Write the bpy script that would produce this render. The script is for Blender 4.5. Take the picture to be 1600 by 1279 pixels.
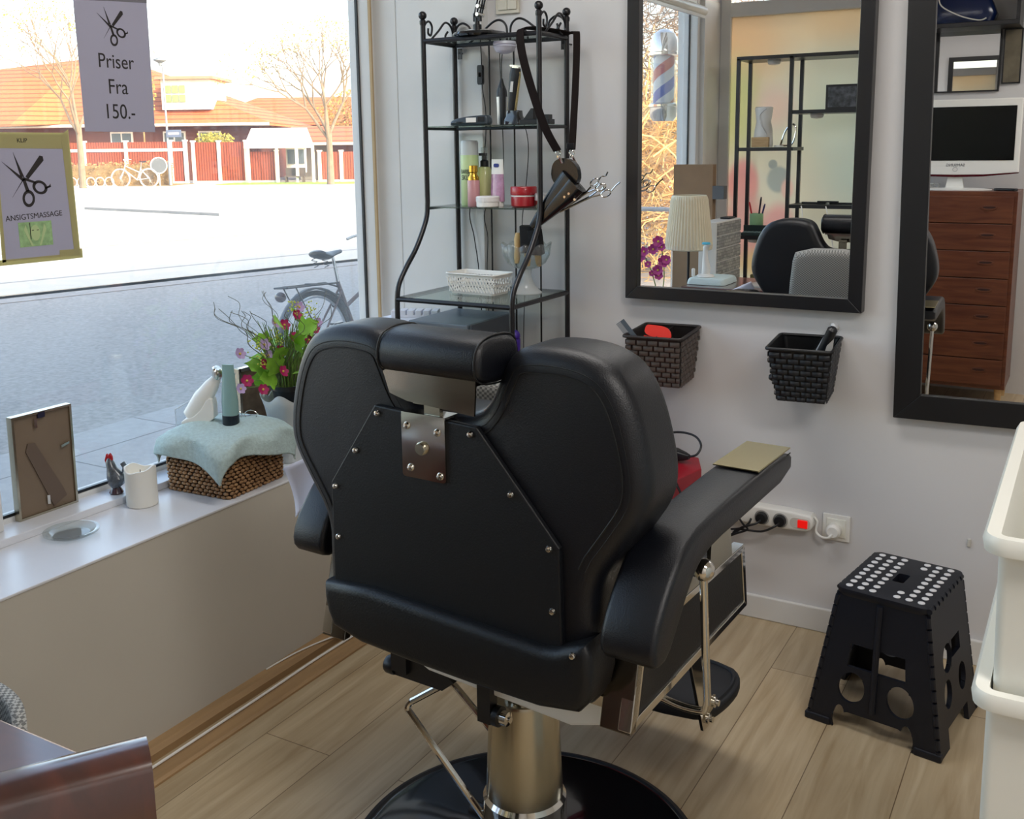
import bpy, bmesh, math, random
from mathutils import Vector, Matrix, noise
PI = math.pi
S = bpy.context.scene
for o in list(bpy.data.objects): bpy.data.objects.remove(o)
C = S.collection
R = math.radians

# ------------------------------------------------------------------ camera
F, PX, PY = 1595.57, 809.8, 512.75
yaw, pitch, roll = -0.5174242, -0.17405051, -0.01163518
f = Vector((math.sin(yaw)*math.cos(pitch), math.cos(yaw)*math.cos(pitch), math.sin(pitch)))
r0 = Vector((math.cos(yaw), -math.sin(yaw), 0)); u0 = r0.cross(f)
r = math.cos(roll)*r0 + math.sin(roll)*u0; u = -math.sin(roll)*r0 + math.cos(roll)*u0
cd = bpy.data.cameras.new('camera'); cam = bpy.data.objects.new('camera', cd); C.objects.link(cam)
m = Matrix((r, u, -f)).transposed().to_4x4(); m.translation = (0, 0, 1.5); cam.matrix_world = m
cd.sensor_width = 36; cd.sensor_fit = 'HORIZONTAL'; cd.lens = F/1600*36
cd.shift_x = -(PX-800)/1600; cd.shift_y = -(639.5-PY)/1600; cd.clip_start = .01; cd.clip_end = 400
S.camera = cam
# ------------------------------------------------------------------ sky, sun, added room fill, exposure
w = bpy.data.worlds.new('sky'); S.world = w; w.use_nodes = True
nt = w.node_tree; bg = nt.nodes['Background']; sk = nt.nodes.new('ShaderNodeTexSky')
sk.sky_type = 'NISHITA'; sk.sun_disc = False; sk.sun_elevation = R(29); sk.sun_rotation = R(90)
sk.air_density = 1.0; sk.dust_density = 2.5; sk.ozone_density = 1.0
wb = nt.nodes.new('ShaderNodeVectorMath'); wb.operation = 'MULTIPLY'; wb.inputs[1].default_value = (1.09, .99, .87)
nt.links.new(sk.outputs[0], wb.inputs[0]); nt.links.new(wb.outputs[0], bg.inputs[0]); bg.inputs[1].default_value = .33
def lamp(name, kind, energy, loc, direction, color=(1, 1, 1), size=(1, 1)):
    l = bpy.data.lights.new(name, kind); o = bpy.data.objects.new(name, l); C.objects.link(o)
    l.energy = energy; l.color = color; o.location = loc
    o.rotation_euler = Vector(direction).to_track_quat('-Z', 'Y').to_euler()
    if kind == 'AREA': l.shape = 'RECTANGLE'; l.size, l.size_y = size
    return o
sun = lamp('sun', 'SUN', 1.7, (20, 0, 20), (-1, .2, -.56), (1, .95, .86)); sun.data.angle = R(.6)
lamp('room_fill_near', 'AREA', 13, (.9, .5, 2.66), (0, 0, -1), (1, .96, .92), (1.2, .6))  # unseen area light added to lift the dim interior
lamp('room_fill_far', 'AREA', 6, (-1.0, 2.0, 2.66), (0, 0, -1), (1, .96, .92), (1.2, .4))  # second added fill above the chair, no fixture there
S.view_settings.view_transform = 'Standard'; S.view_settings.look = 'None'
S.view_settings.exposure = 1.5; S.view_settings.gamma = 1.0; S.view_settings.use_curve_mapping = False
S.cycles.max_bounces = 12; S.cycles.transparent_max_bounces = 16; S.cycles.transmission_bounces = 10
S.cycles.caustics_reflective = False; S.cycles.caustics_refractive = False
S.cycles.sample_clamp_indirect = 6

# ------------------------------------------------------------------ materials
def hexc(c):
    if isinstance(c, str):
        v = [int(c[i:i+2], 16)/255 for i in (0, 2, 4)]
        return tuple(((x+.055)/1.055)**2.4 if x > .04045 else x/12.92 for x in v)+(1,)
    return tuple(c)+((1,) if len(c) == 3 else ())
MATS = {}
def mat(name, col, rough=.5, metal=0, var=0, scale=20, bump=0, bscale=200, spec=None, trans=0, emit=0, coat=0, alpha=1, sss=0, ior=None, stretch=None):
    if name in MATS: return MATS[name]
    mt = bpy.data.materials.new(name); mt.use_nodes = True; n = mt.node_tree; b = n.nodes['Principled BSDF']
    c = hexc(col); b.inputs['Base Color'].default_value = c; b.inputs['Roughness'].default_value = rough
    b.inputs['Metallic'].default_value = metal
    if spec is not None: b.inputs['Specular IOR Level'].default_value = spec
    if trans: b.inputs['Transmission Weight'].default_value = trans
    if ior: b.inputs['IOR'].default_value = ior
    if coat: b.inputs['Coat Weight'].default_value = coat; b.inputs['Coat Roughness'].default_value = .08
    if sss: b.inputs['Subsurface Weight'].default_value = sss; b.inputs['Subsurface Radius'].default_value = (.02, .02, .02)
    if alpha < 1: b.inputs['Alpha'].default_value = alpha
    if emit: b.inputs['Emission Color'].default_value = c; b.inputs['Emission Strength'].default_value = emit
    tc = n.nodes.new('ShaderNodeTexCoord'); co = tc.outputs['Object']
    if stretch:
        mp = n.nodes.new('ShaderNodeMapping'); mp.inputs['Scale'].default_value = stretch
        n.links.new(co, mp.inputs[0]); co = mp.outputs[0]
    if var:
        nz = n.nodes.new('ShaderNodeTexNoise'); nz.inputs['Scale'].default_value = scale; nz.inputs['Detail'].default_value = 6
        n.links.new(co, nz.inputs['Vector'])
        mr = n.nodes.new('ShaderNodeMapRange'); mr.inputs[1].default_value = .3; mr.inputs[2].default_value = .7
        mr.inputs[3].default_value = 1-var; mr.inputs[4].default_value = 1+var; n.links.new(nz.outputs[0], mr.inputs[0])
        mx = n.nodes.new('ShaderNodeVectorMath'); mx.operation = 'SCALE'; mx.inputs[0].default_value = c[:3]
        n.links.new(mr.outputs[0], mx.inputs['Scale']); n.links.new(mx.outputs[0], b.inputs['Base Color'])
    if bump:
        nb = n.nodes.new('ShaderNodeTexNoise'); nb.inputs['Scale'].default_value = bscale; nb.inputs['Detail'].default_value = 4
        n.links.new(co, nb.inputs['Vector'])
        bp = n.nodes.new('ShaderNodeBump'); bp.inputs['Strength'].default_value = bump; bp.inputs['Distance'].default_value = .002
        n.links.new(nb.outputs[0], bp.inputs['Height']); n.links.new(bp.outputs[0], b.inputs['Normal'])
    MATS[name] = mt; return mt
def nodes_mat(name):
    mt = bpy.data.materials.new(name); mt.use_nodes = True; MATS[name] = mt
    return mt, mt.node_tree, mt.node_tree.nodes['Principled BSDF']
leather = mat('black_leather', '080b13', .40, bump=.3, bscale=420, spec=.5)
leather2 = mat('black_leatherette', '06090f', .48, bump=.3, bscale=260, spec=.45)
seam_m = mat('seam', '08090b', .6)
chrome = mat('chrome', 'd8d4cc', .08, 1)
dim_chrome = mat('chrome_dim_reflection', '8e877c', .12, 1)  # chrome darkened in its colour, standing in for a dim room's reflection
steel = mat('brushed_steel', 'b8b2a0', .22, 1)
beige_chrome = mat('chrome_beige_reflection', 'b9ad86', .3, 1)  # beige tint stands in for the ceiling reflected in the chrome arm plates
blk = mat('black_metal', '17161a', .35, .2, spec=.6)
blkp = mat('black_plastic', '121419', .4)
gblk = mat('gloss_black', '0a0c12', .06, spec=.7, coat=.8)
rubber = mat('rubber', '0c0f16', .6)
stoolm = mat('stool_plastic', '060c1a', .5, bump=.15, bscale=300)
white = mat('white_plastic', 'ecebe6', .35)
whitem = mat('white_matte', 'e8e6e4', .7)
cream = mat('cream_plastic', 'e9e8de', .38)
wallm = mat('wall_paint', 'd6d5d6', .75, var=.015, scale=3, bump=.12, bscale=60)
wall_low = mat('wall_paint_low', 'c6c1b6', .75, var=.02, scale=4, bump=.12, bscale=60)
framew = mat('window_frame_paint', 'dcdcda', .45, var=.02, scale=8)
sillm = mat('sill_paint', 'dfe1e6', .32, var=.02, scale=9)
ceilm = mat('ceiling_paint', 'e4dfd4', .8)
silverm = mat('mirror_silver', 'eeeeee', .0, 1)
woodtrim = mat('wood_trim', 'a58660', .5, var=.12, scale=8, stretch=(6, .5, 6))
glassm, n, b = nodes_mat('window_glass')
n.nodes.remove(b); out = n.nodes['Material Output']
tr = n.nodes.new('ShaderNodeBsdfTransparent'); tr.inputs[0].default_value = (.97, .98, .98, 1)
gl = n.nodes.new('ShaderNodeBsdfGlossy'); gl.inputs['Roughness'].default_value = .0
fr = n.nodes.new('ShaderNodeFresnel'); fr.inputs[0].default_value = 1.45
def both_sides(n, fr, ior):
    # same reflectance on either side of a thin pane
    ge = n.nodes.new('ShaderNodeNewGeometry'); mi = n.nodes.new('ShaderNodeMix'); mi.inputs[2].default_value = ior; mi.inputs[3].default_value = 1/ior
    n.links.new(ge.outputs['Backfacing'], mi.inputs[0]); n.links.new(mi.outputs[0], fr.inputs[0])
both_sides(n, fr, 1.45)
m1 = n.nodes.new('ShaderNodeMixShader'); n.links.new(fr.outputs[0], m1.inputs[0]); n.links.new(tr.outputs[0], m1.inputs[1]); n.links.new(gl.outputs[0], m1.inputs[2])
df = n.nodes.new('ShaderNodeBsdfTranslucent'); df.inputs[0].default_value = (.95, .97, 1, 1)
m2 = n.nodes.new('ShaderNodeMixShader'); nz = n.nodes.new('ShaderNodeTexNoise'); nz.inputs['Scale'].default_value = 5; nz.inputs['Detail'].default_value = 8
tc = n.nodes.new('ShaderNodeTexCoord'); n.links.new(tc.outputs['Object'], nz.inputs['Vector'])
mr = n.nodes.new('ShaderNodeMapRange'); mr.inputs[1].default_value = .3; mr.inputs[2].default_value = .8; mr.inputs[3].default_value = .018; mr.inputs[4].default_value = .06
n.links.new(nz.outputs[0], mr.inputs[0]); n.links.new(mr.outputs[0], m2.inputs[0])
n.links.new(m1.outputs[0], m2.inputs[1]); n.links.new(df.outputs[0], m2.inputs[2]); n.links.new(m2.outputs[0], out.inputs[0])
def thin_glass(name, tint, refl=1.5, haze=0.0, hcol=(1, 1, 1, 1)):
    mt, n, b = nodes_mat(name); n.nodes.remove(b); out = n.nodes['Material Output']
    t = n.nodes.new('ShaderNodeBsdfTransparent'); t.inputs[0].default_value = hexc(tint)
    g = n.nodes.new('ShaderNodeBsdfGlossy'); g.inputs['Roughness'].default_value = .03
    fz = n.nodes.new('ShaderNodeFresnel'); fz.inputs[0].default_value = refl; both_sides(n, fz, refl)
    a = n.nodes.new('ShaderNodeMixShader'); n.links.new(fz.outputs[0], a.inputs[0]); n.links.new(t.outputs[0], a.inputs[1]); n.links.new(g.outputs[0], a.inputs[2])
    d = n.nodes.new('ShaderNodeBsdfDiffuse'); d.inputs[0].default_value = hcol
    c = n.nodes.new('ShaderNodeMixShader'); c.inputs[0].default_value = haze; n.links.new(a.outputs[0], c.inputs[1]); n.links.new(d.outputs[0], c.inputs[2])
    n.links.new(c.outputs[0], out.inputs[0]); return mt
shelfglass = thin_glass('shelf_glass', 'e2ebe6', 1.35, .02, (.6, .75, .68, 1))
topglass = thin_glass('top_shelf_glass', 'eef4f1', 1.06, .02, (.6, .75, .68, 1))
clearg = thin_glass('clear_glass', 'f2f6f6', 1.5, .05)
frostv = thin_glass('frosted_glass', 'e8ecec', 1.5, .45, (.85, .88, .88, 1))
acryl = thin_glass('clear_acrylic', 'f4f6f8', 1.3, .10)

# floor: wide pale oak planks running towards the mirror wall
floorm, n, b = nodes_mat('plank_floor')
tc = n.nodes.new('ShaderNodeTexCoord'); mp = n.nodes.new('ShaderNodeMapping'); mp.inputs['Rotation'].default_value = (0, 0, PI/2); mp.inputs['Location'].default_value = (-.8+.0, -.114, 0)
n.links.new(tc.outputs['Object'], mp.inputs[0])
br = n.nodes.new('ShaderNodeTexBrick'); br.inputs['Scale'].default_value = 1; br.inputs['Mortar Size'].default_value = .0012
br.inputs['Brick Width'].default_value = 2.6; br.inputs['Row Height'].default_value = .2125; br.offset = .37
br.inputs['Color1'].default_value = (.9, .9, .9, 1); br.inputs['Color2'].default_value = (1.08, 1.06, 1.03, 1); br.inputs['Mortar'].default_value = (.35, .3, .25, 1)
n.links.new(mp.outputs[0], br.inputs['Vector'])
m3 = n.nodes.new('ShaderNodeMapping'); m3.inputs['Scale'].default_value = (14, 1.1, 1); n.links.new(tc.outputs['Object'], m3.inputs[0])
wn = n.nodes.new('ShaderNodeTexNoise'); wn.inputs['Scale'].default_value = 2.2; wn.inputs['Detail'].default_value = 9; wn.inputs['Distortion'].default_value = .8
n.links.new(m3.outputs[0], wn.inputs['Vector'])
cr = n.nodes.new('ShaderNodeValToRGB'); cr.color_ramp.elements[0].position = .3; cr.color_ramp.elements[0].color = hexc('ab9676'); cr.color_ramp.elements[1].position = .68; cr.color_ramp.elements[1].color = hexc('c8b799')
n.links.new(wn.outputs[0], cr.inputs[0])
mx = n.nodes.new('ShaderNodeMix'); mx.data_type = 'RGBA'; mx.blend_type = 'MULTIPLY'; mx.inputs[0].default_value = 1
n.links.new(cr.outputs[0], mx.inputs[6]); n.links.new(br.outputs[0], mx.inputs[7]); n.links.new(mx.outputs[2], b.inputs['Base Color'])
b.inputs['Roughness'].default_value = .36
bp = n.nodes.new('ShaderNodeBump'); bp.inputs['Strength'].default_value = .12; bp.inputs['Distance'].default_value = .001; n.links.new(wn.outputs[0], bp.inputs['Height']); n.links.new(bp.outputs[0], b.inputs['Normal'])

def wood(name, c1, c2, stretch, rough=.4, scale=3):
    mt, n, b = nodes_mat(name); tc = n.nodes.new('ShaderNodeTexCoord'); mp = n.nodes.new('ShaderNodeMapping'); mp.inputs['Scale'].default_value = stretch
    n.links.new(tc.outputs['Object'], mp.inputs[0]); nz = n.nodes.new('ShaderNodeTexNoise'); nz.inputs['Scale'].default_value = scale; nz.inputs['Detail'].default_value = 8; nz.inputs['Distortion'].default_value = .6
    n.links.new(mp.outputs[0], nz.inputs['Vector']); cr = n.nodes.new('ShaderNodeValToRGB'); cr.color_ramp.elements[0].position = .3; cr.color_ramp.elements[1].position = .7
    cr.color_ramp.elements[0].color = hexc(c1); cr.color_ramp.elements[1].color = hexc(c2); n.links.new(nz.outputs[0], cr.inputs[0]); n.links.new(cr.outputs[0], b.inputs['Base Color'])
    b.inputs['Roughness'].default_value = rough; return mt
def paper(name, col, amt=.45):
    mt, n, b = nodes_mat(name); n.nodes.remove(b); out = n.nodes['Material Output']; d = n.nodes.new('ShaderNodeBsdfDiffuse'); t = n.nodes.new('ShaderNodeBsdfTranslucent'); mx = n.nodes.new('ShaderNodeMixShader')
    d.inputs[0].default_value = hexc(col); t.inputs[0].default_value = hexc(col); mx.inputs[0].default_value = amt
    n.links.new(d.outputs[0], mx.inputs[1]); n.links.new(t.outputs[0], mx.inputs[2]); n.links.new(mx.outputs[0], out.inputs[0]); return mt
teak = wood('teak', '52291a', '70412a', (1.5, 1.5, 14), .35)
mahog = wood('polished_mahogany', '3a150d', '562416', (3, 8, 3), .28)
mahog.node_tree.nodes['Principled BSDF'].inputs['Coat Weight'].default_value = 1; mahog.node_tree.nodes['Principled BSDF'].inputs['Coat IOR'].default_value = 1.8; mahog.node_tree.nodes['Principled BSDF'].inputs['Coat Roughness'].default_value = .15
pale_wood = wood('pale_wood', 'a98558', 'c9a878', (3, 3, 20), .5)
whitewash = wood('whitewashed_board', 'c9c5bc', 'e4e1da', (1.2, 1.2, 14), .55, 2)

# ------------------------------------------------------------------ mesh helpers
class MB:
    def __init__(s): s.v = []; s.f = []; s.s = []
    def add(s, vs, fs, smooth=False):
        k = len(s.v); s.v += [Vector(v) for v in vs]; s.f += [tuple(i+k for i in q) for q in fs]; s.s += [smooth]*len(fs); return s
    def box(s, a, b, M=None):
        x0, y0, z0 = a; x1, y1, z1 = b
        vs = [Vector(p) for p in ((x0, y0, z0), (x1, y0, z0), (x1, y1, z0), (x0, y1, z0), (x0, y0, z1), (x1, y0, z1), (x1, y1, z1), (x0, y1, z1))]
        if M: vs = [M @ v for v in vs]
        return s.add(vs, [(3, 2, 1, 0), (4, 5, 6, 7), (0, 1, 5, 4), (1, 2, 6, 5), (2, 3, 7, 6), (3, 0, 4, 7)])
    def loft(s, rings, closed=True, caps=True, smooth=True):
        n = len(rings[0]); k = len(s.v)
        for q in rings: s.v += [Vector(p) for p in q]
        for i in range(len(rings)-1):
            for j in range(n if closed else n-1):
                a = k+i*n+j; b_ = k+i*n+(j+1) % n
                s.f.append((a, b_, b_+n, a+n)); s.s.append(smooth)
        if caps and closed:
            s.f.append(tuple(k+j for j in reversed(range(n)))); s.s.append(False)
            s.f.append(tuple(k+(len(rings)-1)*n+j for j in range(n))); s.s.append(False)
        return s
    def tube(s, pts, rad, n=8, caps=True):
        pts = [Vector(p) for p in pts]; N = len(pts); rings = []
        rad = rad if isinstance(rad, (list, tuple)) else [rad]*N
        up = None
        for i, p in enumerate(pts):
            t = (pts[min(i+1, N-1)]-pts[max(i-1, 0)])
            if t.length < 1e-9: t = Vector((0, 0, 1))
            t.normalize()
            if up is None: up = Vector((0, 0, 1)) if abs(t.z) < .9 else Vector((1, 0, 0))
            a = t.cross(up)
            if a.length < 1e-5: a = t.orthogonal()
            a.normalize(); b_ = t.cross(a).normalized(); up = -b_ if False else a.cross(t)
            rings.append([p+rad[i]*(math.cos(2*PI*j/n)*a+math.sin(2*PI*j/n)*b_) for j in range(n)])
        return s.loft(rings, True, caps)
    def ribbon(s, pts, w, t, side):
        # flat strap; side = direction of the width
        side = Vector(side).normalized(); pts = [Vector(p) for p in pts]; rings = []
        for i, p in enumerate(pts):
            d = (pts[min(i+1, len(pts)-1)]-pts[max(i-1, 0)]).normalized(); nn = d.cross(side).normalized()
            rings.append([p+side*w/2+nn*t/2, p-side*w/2+nn*t/2, p-side*w/2-nn*t/2, p+side*w/2-nn*t/2])
        return s.loft(rings, smooth=False)
    def lathe(s, prof, c=(0, 0, 0), n=32, axis='Z', caps=True, M=None):
        c = Vector(c); rings = []
        for rr, z in prof:
            q = []
            for j in range(n):
                a = 2*PI*j/n; x, y = rr*math.cos(a), rr*math.sin(a)
                p = Vector((x, y, z)) if axis == 'Z' else (Vector((z, x, y)) if axis == 'X' else Vector((y, z, x)))
                q.append((M @ p if M else p)+c)
            rings.append(q)
        return s.loft(rings, True, caps)
    def ball(s, c, r_, n=16, sc=(1, 1, 1), M=None):
        c = Vector(c); rings = []
        h = max(4, n//2)
        for i in range(h+1):
            t = PI*i/h; t = min(max(t, .02), PI-.02)
            q = []
            for j in range(n):
                a = 2*PI*j/n; p = Vector((r_*sc[0]*math.sin(t)*math.cos(a), r_*sc[1]*math.sin(t)*math.sin(a), -r_*sc[2]*math.cos(t)))
                q.append((M @ p if M else p)+c)
            rings.append(q)
        return s.loft(rings)
    def prism(s, poly, a, b_, plane='XZ', smooth=False):
        # poly 2D extruded between a and b_ on the third axis
        def P(p, t):
            return Vector((p[0], t, p[1])) if plane == 'XZ' else (Vector((t, p[0], p[1])) if plane == 'YZ' else Vector((p[0], p[1], t)))
        return s.loft([[P(p, a) for p in poly], [P(p, b_) for p in poly]], smooth=smooth)
    def grid(s, P, nu, nv, smooth=True):
        k = len(s.v)
        for i in range(nu+1):
            for j in range(nv+1): s.v.append(Vector(P(i/nu, j/nv)))
        for i in range(nu):
            for j in range(nv):
                a = k+i*(nv+1)+j; s.f.append((a, a+nv+1, a+nv+2, a+1)); s.s.append(smooth)
        return s
def rrect(x0, y0, x1, y1, rad, n=5):
    pts = []
    for cx, cy, a0 in ((x1-rad, y1-rad, 0), (x0+rad, y1-rad, 90), (x0+rad, y0+rad, 180), (x1-rad, y0+rad, 270)):
        for i in range(n+1):
            a = R(a0+90*i/n); pts.append((cx+rad*math.cos(a), cy+rad*math.sin(a)))
    return pts
def smooth2(pts, it=2):
    for _ in range(it):
        q = []
        for i in range(len(pts)):
            a, b_ = pts[i], pts[(i+1) % len(pts)]
            q += [(a[0]*.75+b_[0]*.25, a[1]*.75+b_[1]*.25), (a[0]*.25+b_[0]*.75, a[1]*.25+b_[1]*.75)]
        pts = q
    return pts
def inset(pts, d):
    n = len(pts); area = sum(pts[i][0]*pts[(i+1) % n][1]-pts[(i+1) % n][0]*pts[i][1] for i in range(n)); sg = 1 if area > 0 else -1
    out = []
    for i in range(n):
        a, b_, c = pts[i-1], pts[i], pts[(i+1) % n]
        e1 = Vector((b_[0]-a[0], b_[1]-a[1])); e2 = Vector((c[0]-b_[0], c[1]-b_[1]))
        e1.normalize(); e2.normalize(); nn = Vector((-(e1.y+e2.y), e1.x+e2.x))
        if nn.length < 1e-6: nn = Vector((-e1.y, e1.x))
        nn.normalize(); k = 1/max(.5, nn.dot(Vector((-e1.y, e1.x)))) 
        out.append((b_[0]+sg*nn.x*d*k, b_[1]+sg*nn.y*d*k))
    return out
def spline(pts, n=6):
    pts = [Vector(p) for p in pts]; out = []
    for i in range(len(pts)-1):
        p0 = pts[max(i-1, 0)]; p1 = pts[i]; p2 = pts[i+1]; p3 = pts[min(i+2, len(pts)-1)]
        for k in range(n):
            t = k/n; out.append(.5*((2*p1)+(p2-p0)*t+(2*p0-5*p1+4*p2-p3)*t*t+(3*p1-p0-3*p2+p3)*t**3))
    out.append(pts[-1]); return out
def obj(name, mb, m, parent=None, world=False, sharp=35, bevel=0, seg=2):
    me = bpy.data.meshes.new(name); vs = mb.v
    if world and parent is not None:
        inv = parent.matrix_basis.inverted()
        if parent.parent is not None: inv = (parent.parent.matrix_basis @ parent.matrix_basis).inverted()
        vs = [inv @ v for v in vs]
    me.from_pydata([tuple(v) for v in vs], [], mb.f); me.polygons.foreach_set('use_smooth', [bool(x) for x in mb.s])
    bm = bmesh.new(); bm.from_mesh(me); bmesh.ops.recalc_face_normals(bm, faces=bm.faces); bm.to_mesh(me); bm.free()
    if any(mb.s): me.set_sharp_from_angle(angle=R(sharp))
    me.materials.append(m); me.update()
    o = bpy.data.objects.new(name, me); C.objects.link(o)
    if parent is not None: o.parent = parent
    if bevel:
        bv = o.modifiers.new('bevel', 'BEVEL'); bv.width = bevel; bv.segments = seg; bv.limit_method = 'ANGLE'; bv.angle_limit = R(40)
        bv.harden_normals = False
    return o
def tag(o, label, cat, group=None, kind=None):
    o['label'] = label; o['category'] = cat
    if group: o['group'] = group
    if kind: o['kind'] = kind
    return o
def thing(name, label, cat, loc=(0, 0, 0), rz=0, group=None, rx=0, ry=0):
    o = bpy.data.objects.new(name, None); C.objects.link(o); o.location = loc; o.rotation_euler = (rx, ry, rz)
    o.empty_display_size = .05
    o.matrix_basis = Matrix.Translation(loc) @ Matrix.Rotation(rz, 4, 'Z') @ Matrix.Rotation(ry, 4, 'Y') @ Matrix.Rotation(rx, 4, 'X')
    return tag(o, label, cat, group)
def struct(name, mb, m, parent=None, **k):
    o = obj(name, mb, m, parent, **k)
    if parent is None: o['kind'] = 'structure'
    return o
def text(name, s, size, m, parent, M, extrude=.0003, align='CENTER', sx=1):
    cu = bpy.data.curves.new(name, 'FONT'); cu.body = s; cu.size = size; cu.extrude = extrude; cu.align_x = align; cu.align_y = 'CENTER'
    tmp = bpy.data.objects.new(name+'_curve', cu); C.objects.link(tmp); bpy.context.view_layer.update()
    me = bpy.data.meshes.new_from_object(tmp.evaluated_get(bpy.context.evaluated_depsgraph_get())); bpy.data.objects.remove(tmp)
    me.materials.clear(); me.materials.append(m); me.transform(M @ Matrix.Diagonal((sx, 1, 1, 1)))
    o = bpy.data.objects.new(name, me); C.objects.link(o); o.parent = parent; return o
def dup(src, parent=None):
    o = src.copy(); C.objects.link(o)
    if parent is not None: o.parent = parent
    for ch in list(src.children): dup(ch, o)
    return o
random.seed(4)

# ================================================================== THE ROOM
WY = 3.065          # mirror wall
BY = -.66           # wall behind the camera
struct('floor', MB().box((-2.36, BY-.1, -.1), (2.3, WY+.1, 0)), floorm)
struct('ceiling', MB().box((-2.45, BY-.12, 2.7), (2.3, WY+.1, 2.8)), ceilm)
struct('wall_back', MB().box((-1.85, WY, 0), (2.3, WY+.12, 2.7)), wallm)
struct('wall_right', MB().box((2.2, BY, 0), (2.3, WY, 2.7)), wallm)
struct('wall_front', MB().box((-1.2, BY-.12, 0), (2.3, BY, 2.7)).box((-2.36, BY-.12, 0), (-1.2, BY, .45)), wallm)
struct('trim_1', MB().box((-2.2, 3.022, 0), (-1.85, WY+.12, 2.7)).box((-2.36, 3.024, 0), (-2.203, WY+.12, 2.7)), framew, bevel=.003)   # panelled pilaster
struct('wall_left', MB().box((-2.36, BY, 0), (-1.99, 3.022, .555)), wall_low)
struct('trim_2', MB().box((-2.30, BY, .555), (-1.988, 3.022, .562)).box((-2.36, BY, .562), (-2.25, 3.022, .582)), sillm, bevel=.002)  # windowsill with raised step
struct('wall_left', MB().box((-2.45, BY-.12, 2.42), (-2.28, 3.06, 2.7)), wallm)
struct('baseboard_back', MB().box((-1.85, WY-.014, 0), (2.2, WY, .078)), framew, bevel=.004)
struct('baseboard_left', MB().prism([(-1.99, 0), (-1.99, .035), (-1.965, .032), (-1.955, .02), (-1.955, 0)], BY, 3.02, 'XZ')
       .prism([(-1.93, 0), (-1.93, .012), (-1.875, .012), (-1.868, .006), (-1.868, 0)], BY, 3.02, 'XZ'), woodtrim)
# window 1 (beside the chair), window 2 (behind the desk): frames, glass
GX = -2.355
def window(name, y0, y1, z0=.582, z1=2.42, sashes=()):
    fr_ = MB()
    for a, b_ in ((y0-.03, y0+.02), (y1-.02, y1+.03)): fr_.box((GX-.04, a, z0), (GX+.055, b_, z1))
    fr_.box((GX-.04, y0, z1-.05), (GX+.05, y1, z1)); fr_.box((GX-.04, y0, z0-.02), (GX+.012, y1, z0+.012))
    o = struct(name, fr_, framew, bevel=.004)
    gk = MB()
    for a in (y0+.02, y1-.026): gk.box((GX-.004, a, z0), (GX+.006, a+.006, z1-.05))
    gk.box((GX-.004, y0+.02, z0+.012), (GX+.006, y1-.02, z0+.02))
    obj('gasket', gk, blkp, o)
    obj('glass_pane', MB().box((GX-.003, y0+.02, z0+.012), (GX+.001, y1-.02, z1-.05)), glassm, o)
    return o
window('window_1', 1.44, 3.02)
window('window_2', -.33, 1.40)
beige = mat('beige_strip', 'b99e74', .5)
struct('trim_3', MB().box((GX+.056, 2.992, .582), (GX+.066, 3.0, 2.42)), beige)      # beige strip beside the window jamb
struct('wall_left', MB().box((-2.45, 1.37, .555), (GX-.041, 1.47, 2.42)), wallm)
struct('wall_left', MB().box((-2.45, BY-.12, .555), (-2.27, -.36, 2.42)), framew)
struct('wall_left', MB().box((-2.45, BY-.12, -.2), (-2.36, 3.1, .56)), wallm)
# window 3: frosted shop window facing the mirror wall
fw = MB()
for a, b_ in ((-2.27, -2.20), (-1.24, -1.2)): fw.box((a, BY-.06, .45), (b_, BY+.0, 2.7))
fw.box((-2.2, BY-.06, .45), (-1.24, BY, .52)).box((-2.2, BY-.06, 2.33), (-1.24, BY+.01, 2.42)).box((-2.2, BY-.06, 2.64), (-1.24, BY, 2.7))
w3 = struct('window_3', fw, framew, bevel=.004)
fm, n, b = nodes_mat('frosted_print'); n.nodes.remove(b); out = n.nodes['Material Output']
tc = n.nodes.new('ShaderNodeTexCoord')
def blob(cx, cz, rx, rz, col, prev, soft=.5):
    mp = n.nodes.new('ShaderNodeMapping'); mp.vector_type = 'POINT'; mp.inputs['Scale'].default_value = (1/rx, 0, 1/rz); mp.inputs['Location'].default_value = (-cx/rx, 0, -cz/rz)
    n.links.new(tc.outputs['Object'], mp.inputs[0])
    ln = n.nodes.new('ShaderNodeVectorMath'); ln.operation = 'LENGTH'; n.links.new(mp.outputs[0], ln.inputs[0])
    mr = n.nodes.new('ShaderNodeMapRange'); mr.inputs[1].default_value = 1-soft; mr.inputs[2].default_value = 1; mr.inputs[3].default_value = 1; mr.inputs[4].default_value = 0
    mr.interpolation_type = 'SMOOTHSTEP'; n.links.new(ln.outputs['Value'], mr.inputs[0])
    mx = n.nodes.new('ShaderNodeMix'); mx.data_type = 'RGBA'; n.links.new(mr.outputs[0], mx.inputs[0]); n.links.new(prev, mx.inputs[6]); mx.inputs[7].default_value = hexc(col)
    return mx.outputs[2]
base = n.nodes.new('ShaderNodeRGB'); base.outputs[0].default_value = hexc('dcdccb'); cur = base.outputs[0]
for a in ((-2.1, 2.2, .5, .5, 'e8c898', .9), (-1.5, 2.3, .6, .3, 'ead2a6', .9), (-2.15, 1.75, .22, .45, 'ccd48e', .8), (-1.5, 1.7, .5, .55, 'd2dccb', .9),
          (-1.9, 1.75, .2, .2, 'dfc8bb', .8), (-1.4, 1.35, .3, .4, 'c9d8cc', .9), (-2.1, 1.25, .13, .2, 'e09898', .4), (-2.08, .95, .2, .3, 'dca6a2', .5),
          (-1.86, 1.28, .09, .1, '9aacac', .3), (-1.9, 1.38, .035, .035, '8fa2a4', .3), (-1.80, 1.22, .05, .08, 'e8c4b8', .4), (-1.85, .95, .14, .22, 'e2a8a8', .5), (-1.9, .72, .3, .14, 'dbc27e', .6)):
    cur = blob(*a[:4], a[4], cur, a[5])
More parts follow.
